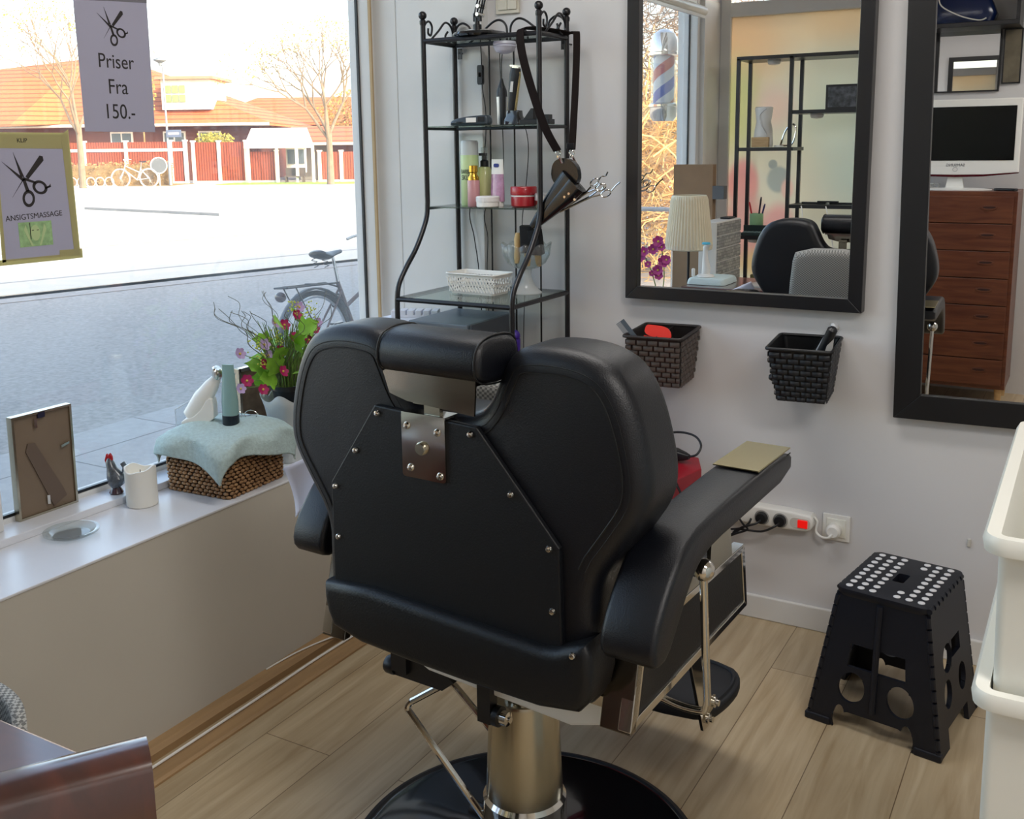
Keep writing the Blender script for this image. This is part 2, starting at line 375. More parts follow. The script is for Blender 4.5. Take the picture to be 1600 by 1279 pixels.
wash = n.nodes.new('ShaderNodeMix'); wash.data_type = 'RGBA'; wash.inputs[0].default_value = .5; wash.inputs[7].default_value = (.74, .72, .66, 1); n.links.new(cur, wash.inputs[6]); cur = wash.outputs[2]
t1 = n.nodes.new('ShaderNodeBsdfTranslucent'); d1 = n.nodes.new('ShaderNodeBsdfDiffuse'); n.links.new(cur, t1.inputs[0]); n.links.new(cur, d1.inputs[0])
mm = n.nodes.new('ShaderNodeMixShader'); mm.inputs[0].default_value = .45; n.links.new(t1.outputs[0], mm.inputs[1]); n.links.new(d1.outputs[0], mm.inputs[2]); n.links.new(mm.outputs[0], out.inputs[0])
obj('frosted_pane', MB().box((-2.2, BY-.03, .52), (-1.24, BY-.025, 2.33)), fm, w3)
obj('glass_pane', MB().box((-2.2, BY-.03, 2.42), (-1.24, BY-.026, 2.64)), glassm, w3)
# roller blind housing above window 2
rb = thing('roller_blind', 'white rolled-up blind along the top of the far window in the mirror', 'blind', (-2.27, .5, 2.34))
obj('blind_roll', MB().lathe([(.028, -.83), (.03, -.83), (.03, .83), (.028, .83)], (0, 0, 0), 16, 'Y'), white, rb)
obj('bottom_bar', MB().box((-.005, -.83, -.045), (.012, .83, -.028)), white, rb)

# unseen building above and beside the shop, roof slanted to shape the street's shade
struct('roof', MB().prism([(-5.0, -.9), (-3.0, 6.8), (-1.3, 13.3), (0, 18), (9, 18), (9, -.9)], 5.25, 5.6, 'XY'), wallm)
struct('wall_outer_1', MB().box((-2.45, BY-.12, 2.85), (9, 18, 5.25)), wallm)
struct('wall_outer_2', MB().box((-2.4, 3.2, -.2), (9, 18, 2.85)), wallm)
struct('wall_outer_3', MB().box((2.35, BY-.12, -.2), (9, 3.2, 2.85)), wallm)
# street
asph = mat('asphalt', '8d8a85', .9, var=.22, scale=28, bump=.4, bscale=90)
asph_far = mat('pale_concrete_street', 'b9b4a8', .9, var=.05, scale=3)
slab = mat('paving_slab', '9d9b98', .85, var=.08, scale=20)
kerb = mat('kerb_stone', '8d8a86', .9, var=.1, scale=8)
grassm = mat('lawn', '8aa23c', .9, var=.3, scale=6, bump=.5, bscale=30)
struct('ground', MB().box((-140, -60, -.45), (60, 140, -.215)), asph_far)
def strip(name, a0, a1, b0, b1, z, m, h=.01):
    return struct(name, MB().prism([a0, a1, b1, b0], z-h, z, 'XY'), m)
strip('pavement', (-2.45, -20), (-2.45, 30), (-5.3, -20), (-5.3, 30), -.17, slab, .04)
pj = MB()
for k in range(-8, 22): pj.box((-5.29, k*.8+.3, -.171), (-2.46, k*.8+.308, -.1692))
for xx in (-3.3, -4.2, -4.9): pj.box((xx, -8, -.171), (xx+.008, 20, -.1692))
struct('pavement_joints', pj, mat('joint', '6d6b69', .9))
def ln(x, y): return (x, y)
k1, k2 = (-13.49-1.7*.2615*6, 8.878-6.5*1.7*0), None
d = Vector((1.70, 6.53)).normalized()
def along(px, py, t): return (px+d.x*t, py+d.y*t)
strip('road', (-5.3, -20), (-5.3, 34), along(-11.2, 6, -26), along(-11.2, 6, 26), -.19, asph, .02)
for nm, px, py, wd, mt in (('kerb_1', -11.22, 6.0, .40, kerb), ('kerb_2', -12.55, 8.5, .12, kerb)):
    a, b_ = along(px, py, -26), along(px, py, 28)
    strip(nm, a, b_, (a[0]-wd, a[1]), (b_[0]-wd, b_[1]), -.184 if nm == 'kerb_1' else -.185, mt, .04)
strip('path', along(-11.7, 7, -26), along(-11.7, 7, 28), along(-17.2, 7.4, -26), along(-17.2, 7.4, 28), -.186, asph_far, .02)
strip('kerb_3', along(-17.2, 7.4, -4), along(-17.2, 7.4, 22), along(-17.3, 7.42, -4), along(-17.3, 7.42, 22), -.17, kerb, .03)
struct('kerb_4', MB().prism([(-27.6, 21.2), (-20.9, 20.3), (-20.95, 20.45), (-27.6, 21.4)], -.22, -.14, 'XY'), kerb)

# ================================================================== BARBER CHAIR
bc = thing('barber_chair', 'big black leather barber chair with chrome pedestal, seen from behind', 'barber chair', (-.965, 1.70, 0), R(-3.5))
XC = .015
# round foot plate and pedestal
obj('base_plate', MB().lathe([(0.01, .001), (.36, .001), (.375, .006), (.376, .016), (.366, .024), (.355, .024), (.34, .021), (.2, .032), (.13, .04), (.1, .05), (.01, .05)], (0, 0, 0), 96), gblk, bc, sharp=50)
obj('base_rim', MB().lathe([(.353, .02), (.366, .027), (.378, .022), (.381, .010), (.378, .001), (.36, .0005)], (0, 0, 0), 96, caps=False), rubber, bc)
obj('pedestal', MB().lathe([(.088, .05), (.088, .16), (.084, .165), (.080, .17)], (0, 0, 0), 48).lathe([(.097, .04), (.09, .06)], (0, 0, 0), 48), chrome, bc)
obj('pump_sleeve', MB().lathe([(.082, .155), (.081, .17), (.072, .385), (.07, .392), (.064, .392), (.062, .38)], (0, 0, 0), 48), steel, bc)
obj('piston', MB().lathe([(.04, .37), (.04, .5)], (0, 0, 0), 24), chrome, bc)
# foot pump loop
ped = obj('pump_pedal', MB().tube(spline([(-.065, -.04, .085), (-.12, -.052, .155), (-.235, -.075, .298), (-.247, -.078, .316), (-.243, -.074, .330), (-.232, -.070, .338), (-.172, -.046, .379), (-.158, -.041, .383), (-.145, -.040, .378), (-.10, -.036, .338), (-.055, -.032, .298)], 3), .0075, 10), chrome, bc)
obj('pedal_boss', MB().lathe([(.016, -.03), (.018, -.025), (.018, .025), (.016, .03)], (-.085, -.03, .10), 16, 'X'), blkp, bc)
# back lean lever and mechanism under the seat
obj('tilt_bar', MB().prism([(-.255, .415), (-.12, .415), (-.09, .44), (-.16, .475), (-.255, .445)], -.12, -.10, 'XZ').box((-.245, -.13, .43), (-.205, -.09, .53)).lathe([(.018, -.27), (.02, -.265), (.02, -.25), (.018, -.245)], (0, -.11, .43), 16, 'X'), blkp, bc)
obj('tilt_bracket', MB().box((.0, -.165, .41), (.03, -.14, .50)).lathe([(.02, -.012), (.02, .0)], (.045, -.15, .425), 20, 'X'), blkp, bc)
obj('bracket_bolt', MB().lathe([(.014, -.01), (.014, .012), (.006, .014), (.006, .018)], (.05, -.15, .425), 20, 'X'), chrome, bc)
obj('under_seat_pan', MB().prism([(-.20, .50), (-.13, .47), (.2, .455), (.31, .49), (.31, .535), (-.29, .535)], -.15, .24, 'XZ'), white, bc, bevel=.006)
# seat
def pillow(outline, y0, y1, e0=.03, e1=.03, steps=5, plane='XZ'):
    rings = []
    def P(p, t): return (p[0], t, p[1]) if plane == 'XZ' else ((t, p[0], p[1]) if plane == 'YZ' else (p[0], p[1], t))
    for i in range(steps+1):
        a = PI/2*i/steps; rings.append([P(p, y0+e0*(1-math.sin(a))) for p in inset(outline, e0*(1-math.cos(PI/2-a)) if False else e0*(1-math.sin(a)))]) if False else None
    rings = []
    for i in range(steps+1):
        a = PI/2*i/steps; q = inset(outline, e0*(1-math.sin(a))); rings.append([P(p, y0+e0*(1-math.cos(a))) for p in q])
    for i in range(steps+1):
        a = PI/2*(1-i/steps); q = inset(outline, e1*(1-math.sin(a))); rings.append([P(p, y1-e1*(1-math.cos(a))) for p in q])
    return rings
seat = MB().loft(pillow(rrect(-.30, -.12, .31, .36, .05), .545, .665, .02, .035, plane='XY'))
obj('seat', seat, leather, bc, sharp=50)
obj('seat_base', MB().box((-.295, -.1, .53), (.305, .33, .55)), blkp, bc)
# backrest
half = [(.0, .56), (.27, .56), (.30, .60), (.30, .72), (.298, .80), (.345, .868), (.385, .93), (.392, .985), (.372, 1.075), (.345, 1.135), (.31, 1.168), (.25, 1.184), (.165, 1.182), (.128, 1.165), (.108, 1.125), (.088, 1.08), (.06, 1.052), (.0, 1.048)]
outl = [(XC+x, z) for x, z in half[1:]] + [(XC-x, z) for x, z in reversed(half[1:-1])]
outl = smooth2(outl, 2)
bk = MB().loft(pillow(outl, -.268, -.125, .036, .03, 6))
back = obj('backrest', bk, leather, bc, sharp=50)
sm = inset(outl, .04); st = MB()
for k in range(len(sm)):
    a, b_ = sm[k], sm[(k+1) % len(sm)]
    if min(a[1], b_[1]) > .80: st.tube([(a[0], -.2685, a[1]), (b_[0], -.2685, b_[1])], .0016, 5)
obj('stitching', st, seam_m, back)
sm = inset(outl, .028); st = MB()
for k in range(len(sm)):
    a, b_ = sm[k], sm[(k+1) % len(sm)]
    if min(a[1], b_[1]) > .80: st.tube([(a[0], -.2665, a[1]), (b_[0], -.2665, b_[1])], .0012, 5)
obj('stitching', st, seam_m, back)
pan = [(-.132, 1.048), (.092, 1.038), (.255, .855), (.262, .62), (-.25, .62), (-.246, .885)]
obj('back_panel', MB().prism(pan, -.281, -.268, 'XZ'), leather2, bc, bevel=.003)
rv = [(-.124, 1.034), (-.180, .956), (-.234, .878), (-.232, .778), (.082, 1.024), (.163, .932), (.237, .852), (.243, .744)]
for x, z in rv: obj('rivet', MB().lathe([(.0065, .282), (.0065, .283), (.0045, .2865), (.0005, .2875)], (x, 0, z), 14, 'Y', M=Matrix.Diagonal((1, -1, 1))), chrome, bc)
# padded roll across the bottom of the back
roll_o = smooth2([(-.262, .702), (.17, .684), (.245, .680), (.285, .700), (.322, .712), (.326, .62), (.29, .572), (0.02, .572), (-.235, .585), (-.262, .64)], 1)
obj('lower_roll', MB().loft(pillow(roll_o, -.303, -.20, .018, .02, 4)), leather2, bc, sharp=50)
obj('rivet', MB().lathe([(.0065, .303), (.0065, .304), (.0045, .3075), (.0005, .3085)], (.293, 0, .688), 14, 'Y', M=Matrix.Diagonal((1, -1, 1))), chrome, bc)
# headrest
hr = MB().loft(pillow(rrect(-.215, 1.122, -.325+.0, 1.206, .0) if False else smooth2([(-.328, 1.126), (-.325, 1.182), (-.285, 1.199), (-.21, 1.193), (-.198, 1.16), (-.205, 1.122), (-.26, 1.113)], 2), -.088, .132, .014, .014, 4, 'YZ'))
hd = obj('headrest', hr, leather, bc, sharp=50)
for xx in (-.08, .124):
    q = inset(smooth2([(-.328, 1.126), (-.325, 1.182), (-.285, 1.199), (-.21, 1.193), (-.198, 1.16), (-.205, 1.122), (-.26, 1.113)], 2), -.0008)
    obj('piping', MB().tube([(xx, y, z) for y, z in q]+[(xx,)+q[0]], .0018, 6, caps=False), seam_m, hd)
pl_ = MB().prism([(-.085, 1.132), (.116, 1.126), (.112, 1.066), (-.03, 1.075), (-.068, 1.085)], -.312, -.308, 'XZ').box((-.07, -.31, 1.112), (.105, -.22, 1.118))
obj('headrest_plate', pl_, dim_chrome, bc)
obj('headrest_post', MB().box((-.018, -.280, .99), (.016, -.270, 1.085)).box((-.018, -.31, 1.072), (.016, -.270, 1.077)), steel, bc)
bkt = MB().prism(rrect(-.066, .928, .03, 1.046, .006), -.2855, -.2815, 'XZ').box((-.066, -.285, 1.042), (.03, -.22, 1.046))
obj('back_bracket', bkt, chrome, bc)
for x, z in ((-.053, 1.022), (.014, 1.018), (-.047, .946), (.018, .940)):
    obj('screw', MB().lathe([(.007, .2855), (.007, .2865), (.005, .29), (.0005, .291)], (x, 0, z), 14, 'Y', M=Matrix.Diagonal((1, -1, 1))), chrome, bc)
obj('height_knob', MB().lathe([(.012, .2855), (.012, .290), (.010, .294), (.0005, .294)], (-.02, 0, .985), 24, 'Y', M=Matrix.Diagonal((1, -1, 1))), steel, bc)
# arms, side frames, footrest hangers
def side(sg):
    X = lambda x: sg*x + XC*(1 if sg < 0 else 0)
    prof = smooth2([(.345, .894), (.15, .891), (-.05, .884), (-.155, .872), (-.205, .848), (-.25, .808), (-.292, .755), (-.302, .715), (-.285, .692), (-.245, .694), (-.205, .738), (-.16, .788), (-.12, .815), (-.06, .826), (.08, .829), (.345, .836)], 1)
    if sg < 0: prof = [(y+max(0, min(1, (.10-y)/.2))*.065, z) for y, z in prof]
    x0, x1 = sorted((X(.338), X(.437) if sg > 0 else X(.425)))
    a = obj('armrest', MB().loft(pillow(prof, x0, x1, .011, .011, 3, 'YZ')), leather, bc, sharp=50)
    obj('arm_plate', MB().box((x0+.003, .155, .8935), (x1-.003, .338, .8965)), beige_chrome, bc, bevel=.001)
    sx = X(.4375 if sg > 0 else .4375)
    obj('stitching', MB().tube([(X(.433) if sg > 0 else X(.421), y+(0 if sg > 0 else max(0, min(1, (.10-y)/.2))*.065), z-.006) for y, z in ((.34, .890), (.15, .887), (-.05, .880), (-.15, .866), (-.20, .842), (-.245, .802), (-.285, .752))], .0013, 5), seam_m, a)
    x0, x1 = sorted((X(.335), X(.36)))
    outer = [(-.185, .69), (.292, .69), (.318, .545), (-.225, .53)]
    inner = [(-.165, .675), (.277, .675), (.300, .560), (-.195, .548)]
    obj('side_panel', MB().prism(inner, x0+.003, x1-.003, 'YZ'), leather2, bc)
    frm = MB()
    for k in range(4):
        q = [outer[k], outer[(k+1) % 4], inner[(k+1) % 4], inner[k]]
        frm.prism(q, x0, x1, 'YZ')
    obj('side_frame', frm, chrome, bc, bevel=.0015)
    a0, a1 = sorted((X(.30), X(.36)))
    obj('rear_post', MB().prism([(-.185, .70), (-.165, .70), (-.205, .525), (-.225, .525)], a0, a1, 'YZ'), dim_chrome, bc, bevel=.002)
    obj('arm_support', MB().prism([(.11, .69), (.225, .69), (.195, .83), (.12, .83)], X(.355) - .004, X(.355)+.004, 'YZ'), steel, bc)
    obj('arm_support', MB().prism([(-.13, .69), (-.04, .69), (-.03, .80), (-.09, .74)], X(.355) - .004, X(.355)+.004, 'YZ'), steel, bc)
    h0, h1 = sorted((X(.268), X(.276)))
    obj('footrest_hanger', MB().prism([(.17, .56), (.215, .56), (.335, .27), (.33, .235), (.30, .235), (.29, .26)], h0, h1, 'YZ'), chrome, bc, bevel=.001)
    for (y, z) in ((.312, .262), (.345, .285)):
        obj('footrest_bolt', MB().lathe([(.012, -.004), (.012, .004), (.007, .006), (.007, .012)], (X(.28), y, z), 14, 'X'), chrome, bc)
    obj('footrest_clip', MB().prism([(.30, .262), (.35, .272), (.355, .298), (.33, .305), (.30, .29)], *sorted((X(.276), X(.279))), 'YZ'), steel, bc)
side(1); side(-1)
obj('cross_bar', MB().box((-.34, .0, .535), (.35, .04, .555)).box((-.34, -.19, .54), (.35, -.16, .56)), chrome, bc)
ft = smooth2([(-.25, .32), (.26, .32), (.285, .42), (.28, .53), (.22, .585), (-.2, .585), (-.26, .53), (-.265, .42)], 2)
obj('footrest', MB().loft(pillow(ft, .225, .255, .012, .006, 3, 'XY')), rubber, bc)
rim_ = inset(ft, .015); rr2 = inset(ft, .028)
obj('footrest_rib', MB().tube([(p[0], p[1], .256) for p in rim_]+[(rim_[0][0], rim_[0][1], .256)], .005, 6, False), rubber, bc)
# side lever with ball
lv = obj('recline_lever', MB().tube(spline([(.404, -.03, .745), (.402, -.012, .62), (.40, .008, .50)], 4)+spline([(.40, .009, .485), (.396, .01, .470), (.385, .01, .464), (.34, .01, .462), (.26, .01, .475)], 4), .0075, 12), chrome, bc)
obj('lever_ball', MB().ball((.404, -.032, .762), .0205, 28), chrome, lv)
# paper tucked beside the back, and the patterned cushion on the seat (visible in the mirror)
tp = thing('paper_napkin', 'white paper sheet tucked at the window side of the barber chair back', 'paper', (-1.37, 1.57, .80))
def pn(u_, v_):
    q = [(-.045+.05*v_*0, 0)]
    x = -.085+.11*u_-.012*v_+.0*v_; z = .045+.055*u_ - .11*v_*(1-.35*u_) ; return (x+.03*math.sin(v_*1.5), -.02+.03*u_+.01*math.sin(3*u_+2*v_), z)
obj('sheet', MB().grid(pn, 10, 10), mat('paper', 'e6e4f2', .8), tp).modifiers.new('s', 'SOLIDIFY').thickness = .0006
gp, n, b = nodes_mat('grey_woven_pattern')
tc = n.nodes.new('ShaderNodeTexCoord'); mp = n.nodes.new('ShaderNodeMapping'); mp.inputs['Scale'].default_value = (170, 170, 210); n.links.new(tc.outputs['Object'], mp.inputs[0])
wv = n.nodes.new('ShaderNodeTexChecker'); wv.inputs['Scale'].default_value = 1.0; wv.inputs[1].default_value = hexc('6f6f6c'); wv.inputs[2].default_value = hexc('b2b1ab'); n.links.new(mp.outputs[0], wv.inputs[0])
n.links.new(wv.outputs[0], b.inputs['Base Color']); b.inputs['Roughness'].default_value = .8
cu = thing('seat_cushion', 'grey diamond-patterned booster cushion on the barber chair, seen in the mirror', 'cushion', (-.985, 1.68, .668), R(-3.5))
def basketweave(mb, P, nu, nv, amp=.004):
    pass
obj('cushion_pad', MB().loft(pillow(smooth2([(-.165, .0), (.165, .0), (.15, .33), (.13, .40), (-.13, .40), (-.15, .33)], 1), -.05, .05, .03, .03, 4)), gp, cu)

# ================================================================== WIRE RACK AND WHAT STANDS ON IT
rk = thing('metal_shelf', 'tall black wrought-metal rack with glass shelves and scrolled top in the corner', 'shelf', (-1.73, 2.9, 0))
XL, XR, YF, YR, YLo = -1.945, -1.52, 2.818, 3.003, 2.632
def rw(name, mb, m, parent=rk, **k): return obj(name, mb, m, parent, world=True, **k)
for x in (XL, XR):
    pts = [(x, YF, 1.905), (x, YF, 1.6), (x, YF, 1.36)]+spline([(x, YF, 1.33), (x, YF-.012, 1.27), (x, YF-.07, 1.185), (x, YLo+.05, 1.12), (x, YLo+.008, 1.065), (x, YLo, 1.0)], 5)+[(x, YLo, .6), (x, YLo, .01)]
    rw('front_post', MB().tube(pts, .0085, 12), blk)
    rw('rear_post', MB().tube([(x, YR, .01), (x, YR, 1.905)], .0085, 12), blk)
    for y in (YF, YR): rw('finial', MB().ball((x, y, 1.925), .0135, 20).lathe([(.0095, 1.895), (.0105, 1.9), (.0105, 1.908), (.006, 1.914)], (x, y, 0), 16), blk)
    for y in (YLo, YR): rw('foot', MB().lathe([(.011, 0), (.012, .004), (.012, .02), (.0085, .024)], (x, y, 0), 14), blk)
for z, yf in ((1.845, YF), (1.568, YF), (1.308, YF), (1.028, YLo), (.45, YLo)):
    rr = .0075 if z in (1.845, 1.028) else .005
    fr_ = MB().tube([(XL, yf, z), (XL, YR, z)], rr, 10).tube([(XR, yf, z), (XR, YR, z)], rr, 10).tube([(XL, YR, z), (XR, YR, z)], rr, 10)
    if z in (1.845, 1.028, .45): fr_.tube([(XL, yf, z), (XR, yf, z)], rr, 10)
    s_ = rw('shelf_frame', fr_, blk)
    g = MB().box((XL+.002, yf-.004 if rr < .006 else yf+.004, z+rr*.4), (XR-.002, YR-.004, z+rr*.4+.005))
    g_ = obj('glass_panel', g, topglass if z > 1.8 else shelfglass, s_, world=False); g_.data.transform(Matrix.Translation((1.73, -2.9, 0)))
for x in (-1.809, -1.715, -1.619): rw('rear_rod', MB().tube([(x, YR, .45), (x, YR, 1.845)], .0032, 8), blk)
def scroll(a, b_, flip):
    # one side of the scrolled crest, from a (post) towards b_
    a = Vector(a); b_ = Vector(b_); d = b_-a; L = d.length; d.normalize(); up = Vector((0, 0, 1)); mb = MB()
    def P(s_, t): return a+d*(s_*L)+up*t
    mb.tube(spline([P(.0, .002), P(.02, .05), P(.08, .066), P(.145, .05), P(.15, .022), P(.10, .012), P(.075, .028), P(.08, .042)], 6), .0038, 8)
    mb.tube(spline([P(.14, .0), P(.25, .03), P(.36, .062), P(.43, .066), P(.48, .045), P(.485, .0)], 6), .0038, 8)
    mb.tube(spline([P(.33, .0), P(.34, .022), P(.38, .032), P(.42, .022), P(.425, .0)], 5), .0034, 8)
    return mb
for a, b_ in (((XL, YR, 1.85), (XR, YR, 1.85)), ((XR, YR, 1.85), (XL, YR, 1.85))):
    rw('crest_scroll', scroll(a, b_, 0), blk)
for x in (XL, XR):
    a = MB().tube(spline([(x, YF+.0, 1.85), (x, YF+.01, 1.895), (x, YF+.035, 1.91), (x, YF+.052, 1.895), (x, YF+.045, 1.868), (x, YF+.03, 1.872), (x, YF+.03, 1.888)], 6), .0036, 8)
    a.tube(spline([(x, YF+.04, 1.85), (x, YF+.09, 1.885), (x, YF+.13, 1.915), (x, YF+.165, 1.905), (x, YF+.178, 1.87), (x, YF+.15, 1.855), (x, YF+.13, 1.87), (x, YF+.145, 1.887)], 6), .0036, 8)
    rw('crest_scroll', a, blk)
for x, z in ((XL+.02, 1.82), (XR-.012, 1.83)):
    rw('wall_bracket', MB().prism([(x-.008, z-.02), (x+.008, z-.02), (x+.008, z+.015), (x-.008, z+.015)], YR, YR+.003, 'XZ').tube([(x, YR, z), (x, 3.062 if x > -1.85 else 3.02, z)], .003, 8), blk)

GZ1, GZ2, GZ3, GZ4 = 1.852, 1.575, 1.315, 1.036
def lab(name, *a, **k): return thing(name, *a, **k)
# arm lamp on the top shelf
t = lab('desk_lamp', 'black jointed-arm lamp on its round foot on top of the rack', 'lamp', (-1.77, 2.885, GZ1))
obj('lamp_base', MB().lathe([(.01, 0), (.085, .0), (.09, .006), (.084, .014), (.05, .022), (.02, .026), (.005, .026)], (0, 0, 0), 40), gblk, t)
obj('swivel', MB().lathe([(.014, .024), (.014, .04), (.008, .042), (.008, .06)], (-.01, 0, 0), 20).box((-.022, -.006, .05), (.004, .006, .075)), blkp, t)
arm = MB()
for dx, dy in ((-.008, -.007), (-.008, .007), (.012, -.006), (.012, .006)): arm.tube([(dx-.01, dy, .065), (dx+.035, dy, .22), (dx+.055, dy, .30)], .0028, 8)
obj('lamp_arm', arm, blk, t)
sp = MB()
for dy in (-.012, .012): sp.tube([(-.012+.0045*k*.9+.002*math.cos(k*2.1), dy+.002*math.sin(k*2.1), .075+.007*k) for k in range(12)], .0009, 5)
obj('spring', sp, chrome, t)
for z in (.07, .095): obj('joint_knob', MB().lathe([(.006, -.02), (.007, -.018), (.007, .018), (.006, .02)], (-.006+z*.1, 0, z), 14, 'Y'), chrome, t)
obj('lamp_head', MB().lathe([(.012, .0), (.02, -.02), (.06, -.09), (.058, -.09), (.018, -.02)], (.10, 0, .38), 24, 'Z').tube([(.045, 0, .30), (.08, 0, .39), (.10, 0, .38)], .006), blk, t)
# cable of the lamp with inline switch
t = lab('lamp_cable', 'thin black lamp cable with an inline switch hanging behind the rack', 'cable', (-1.82, 2.99, 1.85))
rw('wire', MB().tube(spline([(-1.80, 2.93, 1.87), (-1.845, 3.008, 1.865), (-1.843, 3.01, 1.78), (-1.84, 3.008, 1.70), (-1.83, 3.01, 1.62), (-1.84, 3.01, 1.48), (-1.90, 3.01, 1.30), (-1.885, 3.01, 1.2), (-1.868, 3.01, 1.08), (-1.86, 3.01, .9), (-1.86, 3.01, .4)], 6), .0018, 6), blkp, t)
rw('inline_switch', MB().loft([[(-1.842+a*.011, 3.0+dy, 1.745+b_*.032) for a, b_ in rrect(-1, -1, 1, 1, .35)] for dy in (-.006, .008)], smooth=False), blkp, t, bevel=.002)
rw('rocker', MB().box((-1.846, 2.991, 1.738), (-1.838, 2.995, 1.752)), gblk, t)
t = lab('power_cable', 'black cable dangling behind the glass shelves beside the lamp cable', 'cable', (-1.77, 3.0, 1.8))
rw('wire', MB().tube(spline([(-1.70, 2.93, 1.84), (-1.77, 3.008, 1.83), (-1.765, 3.01, 1.6), (-1.77, 3.01, 1.4), (-1.84, 3.01, 1.29), (-1.83, 3.01, 1.2), (-1.835, 3.01, 1.08), (-1.83, 3.01, .85), (-1.84, 3.01, .4)], 6), .0017, 6), blkp, t)
t = lab('charger_cable', 'thin black cable falling behind the charging stand and red jar', 'cable', (-1.68, 3.0, 1.57))
rw('wire', MB().tube(spline([(-1.67, 2.95, 1.583), (-1.675, 3.0, 1.575), (-1.672, 3.02, 1.5), (-1.69, 3.03, 1.36), (-1.71, 3.04, 1.25), (-1.70, 3.04, 1.1), (-1.71, 3.04, .8), (-1.7, 3.04, .4)], 6), .0016, 6), blkp, t)
lil = mat('lilac_white_glass', 'dcd8ea', .25, sss=.3)
t = lab('push_light', 'ribbed lilac-white push light stuck under the top glass shelf', 'light', (-1.70, 2.92, 1.838))
obj('light_dome', MB().lathe([(.036, 0), (.038, -.008), (.034, -.012), (.038, -.016), (.034, -.021), (.033, -.026), (.026, -.033), (.012, -.038), (.001, -.039)], (0, 0, 0), 36), lil, t)
# shelf 2: razor case, hanging trimmer, gold trimmer on dock
bluegrey = mat('slate_plastic', '39434c', .3, coat=.3)
t = lab('shaver_case', 'flat slate-black clipper lying at the front of the upper glass shelf', 'hair clipper', (-1.79, 2.865, GZ2), R(8))
prof = smooth2([(-.075, .004), (-.07, .018), (-.03, .028), (.05, .034), (.06, .03), (.062, .004), (.05, .0), (-.07, .0)], 2)
obj('body', MB().loft(pillow(prof, -.022, .022, .008, .008, 3)), bluegrey, t)
obj('label_window', MB().box((-.015, -.0235, .010), (.02, -.0215, .025)), white, t)
obj('power_slider', MB().box((.025, -.0235, .012), (.05, -.0215, .028)).box((-.05, -.0235, .010), (-.028, -.0217, .013)), blkp, t, bevel=.001)
silv = mat('silver_plastic', 'c9c8c6', .3, .5)
t = lab('hair_trimmer', 'silver and black corded trimmer standing upright on the upper glass shelf', 'trimmer', (-1.725, 2.94, GZ2))
obj('body', MB().loft([[(rx*a, ry*b_, z) for a, b_ in rrect(-1, -1, 1, 1, .6)] for z, rx, ry in ((.0, .013, .012), (.04, .015, .013), (.09, .016, .014), (.115, .013, .012), (.135, .006, .006), (.15, .003, .003))]), silv, t)
obj('grip', MB().loft([[(.006+rx*a, -.006+ry*b_, z) for a, b_ in rrect(-1, -1, 1, 1, .6)] for z, rx, ry in ((.0, .009, .008), (.09, .0105, .009), (.12, .009, .008))]), blkp, t)
obj('cap', MB().loft([[(rx*a, ry*b_, z) for a, b_ in rrect(-1, -1, 1, 1, .6)] for z, rx, ry in ((.092, .0165, .0145), (.112, .0145, .0135), (.133, .007, .007), (.15, .0035, .0035))]), blkp, t)
obj('wire', MB().tube([(0, 0, .15), (0, 0, .2), (.002, .01, .26)], .0018, 6), blkp, t)
gold = mat('gold_trim', 'd8c48c', .2, .9)
t = lab('hair_trimmer', 'black and gold cordless trimmer standing in its charging dock', 'trimmer', (-1.668, 2.90, GZ2+.018), ry=R(7))
def sect(z, rx, ry, k=.7): return [(rx*a, ry*b_, z) for a, b_ in rrect(-1, -1, 1, 1, k)]
obj('body', MB().loft([sect(.0, .009, .009), sect(.01, .0135, .012), (sect(.07, .015, .013)), sect(.11, .017, .014), sect(.14, .018, .013), sect(.16, .016, .011)]), blkp, t)
obj('gold_band', MB().loft([sect(.002, .0115, .0075), sect(.012, .0155, .009), sect(.07, .017, .0095), sect(.12, .0187, .01), sect(.15, .0180, .009)]), gold, t)
obj('blade', MB().box((-.02, -.005, .164), (.02, .004, .169)).box((-.012, -.004, .155), (.012, .004, .166)), chrome, t)
obj('label', MB().box((-.006, -.0145, .085), (.004, -.0132, .118)), silv, t)
t = lab('charging_dock', 'black charging dock under the gold trimmer on the glass shelf', 'charger', (-1.655, 2.90, GZ2))
obj('dock', MB().loft([[(.032*s_*a, .022*b_*s_, z) for a, b_ in rrect(-1, -1, 1, 1, .3)] for z, s_ in ((0, 1), (.012, 1), (.028, .75), (.045, .7))]), gblk, t)
t = lab('comb_rack', 'black tray of trimmer comb guards behind the front rack post', 'tray', (-1.575, 2.90, GZ2))
obj('tray', MB().box((-.055, -.02, 0), (.055, .02, .016)), blkp, t, bevel=.002)
obj('comb_guard', MB().prism([(-.04, .016), (-.005, .016), (-.005, .05), (-.012, .05)], -.015, .012, 'XZ'), blkp, t)
obj('comb_guard', MB().prism([(.02, .016), (.05, .016), (.05, .03), (.025, .03)], -.015, .012, 'XZ'), blkp, t)
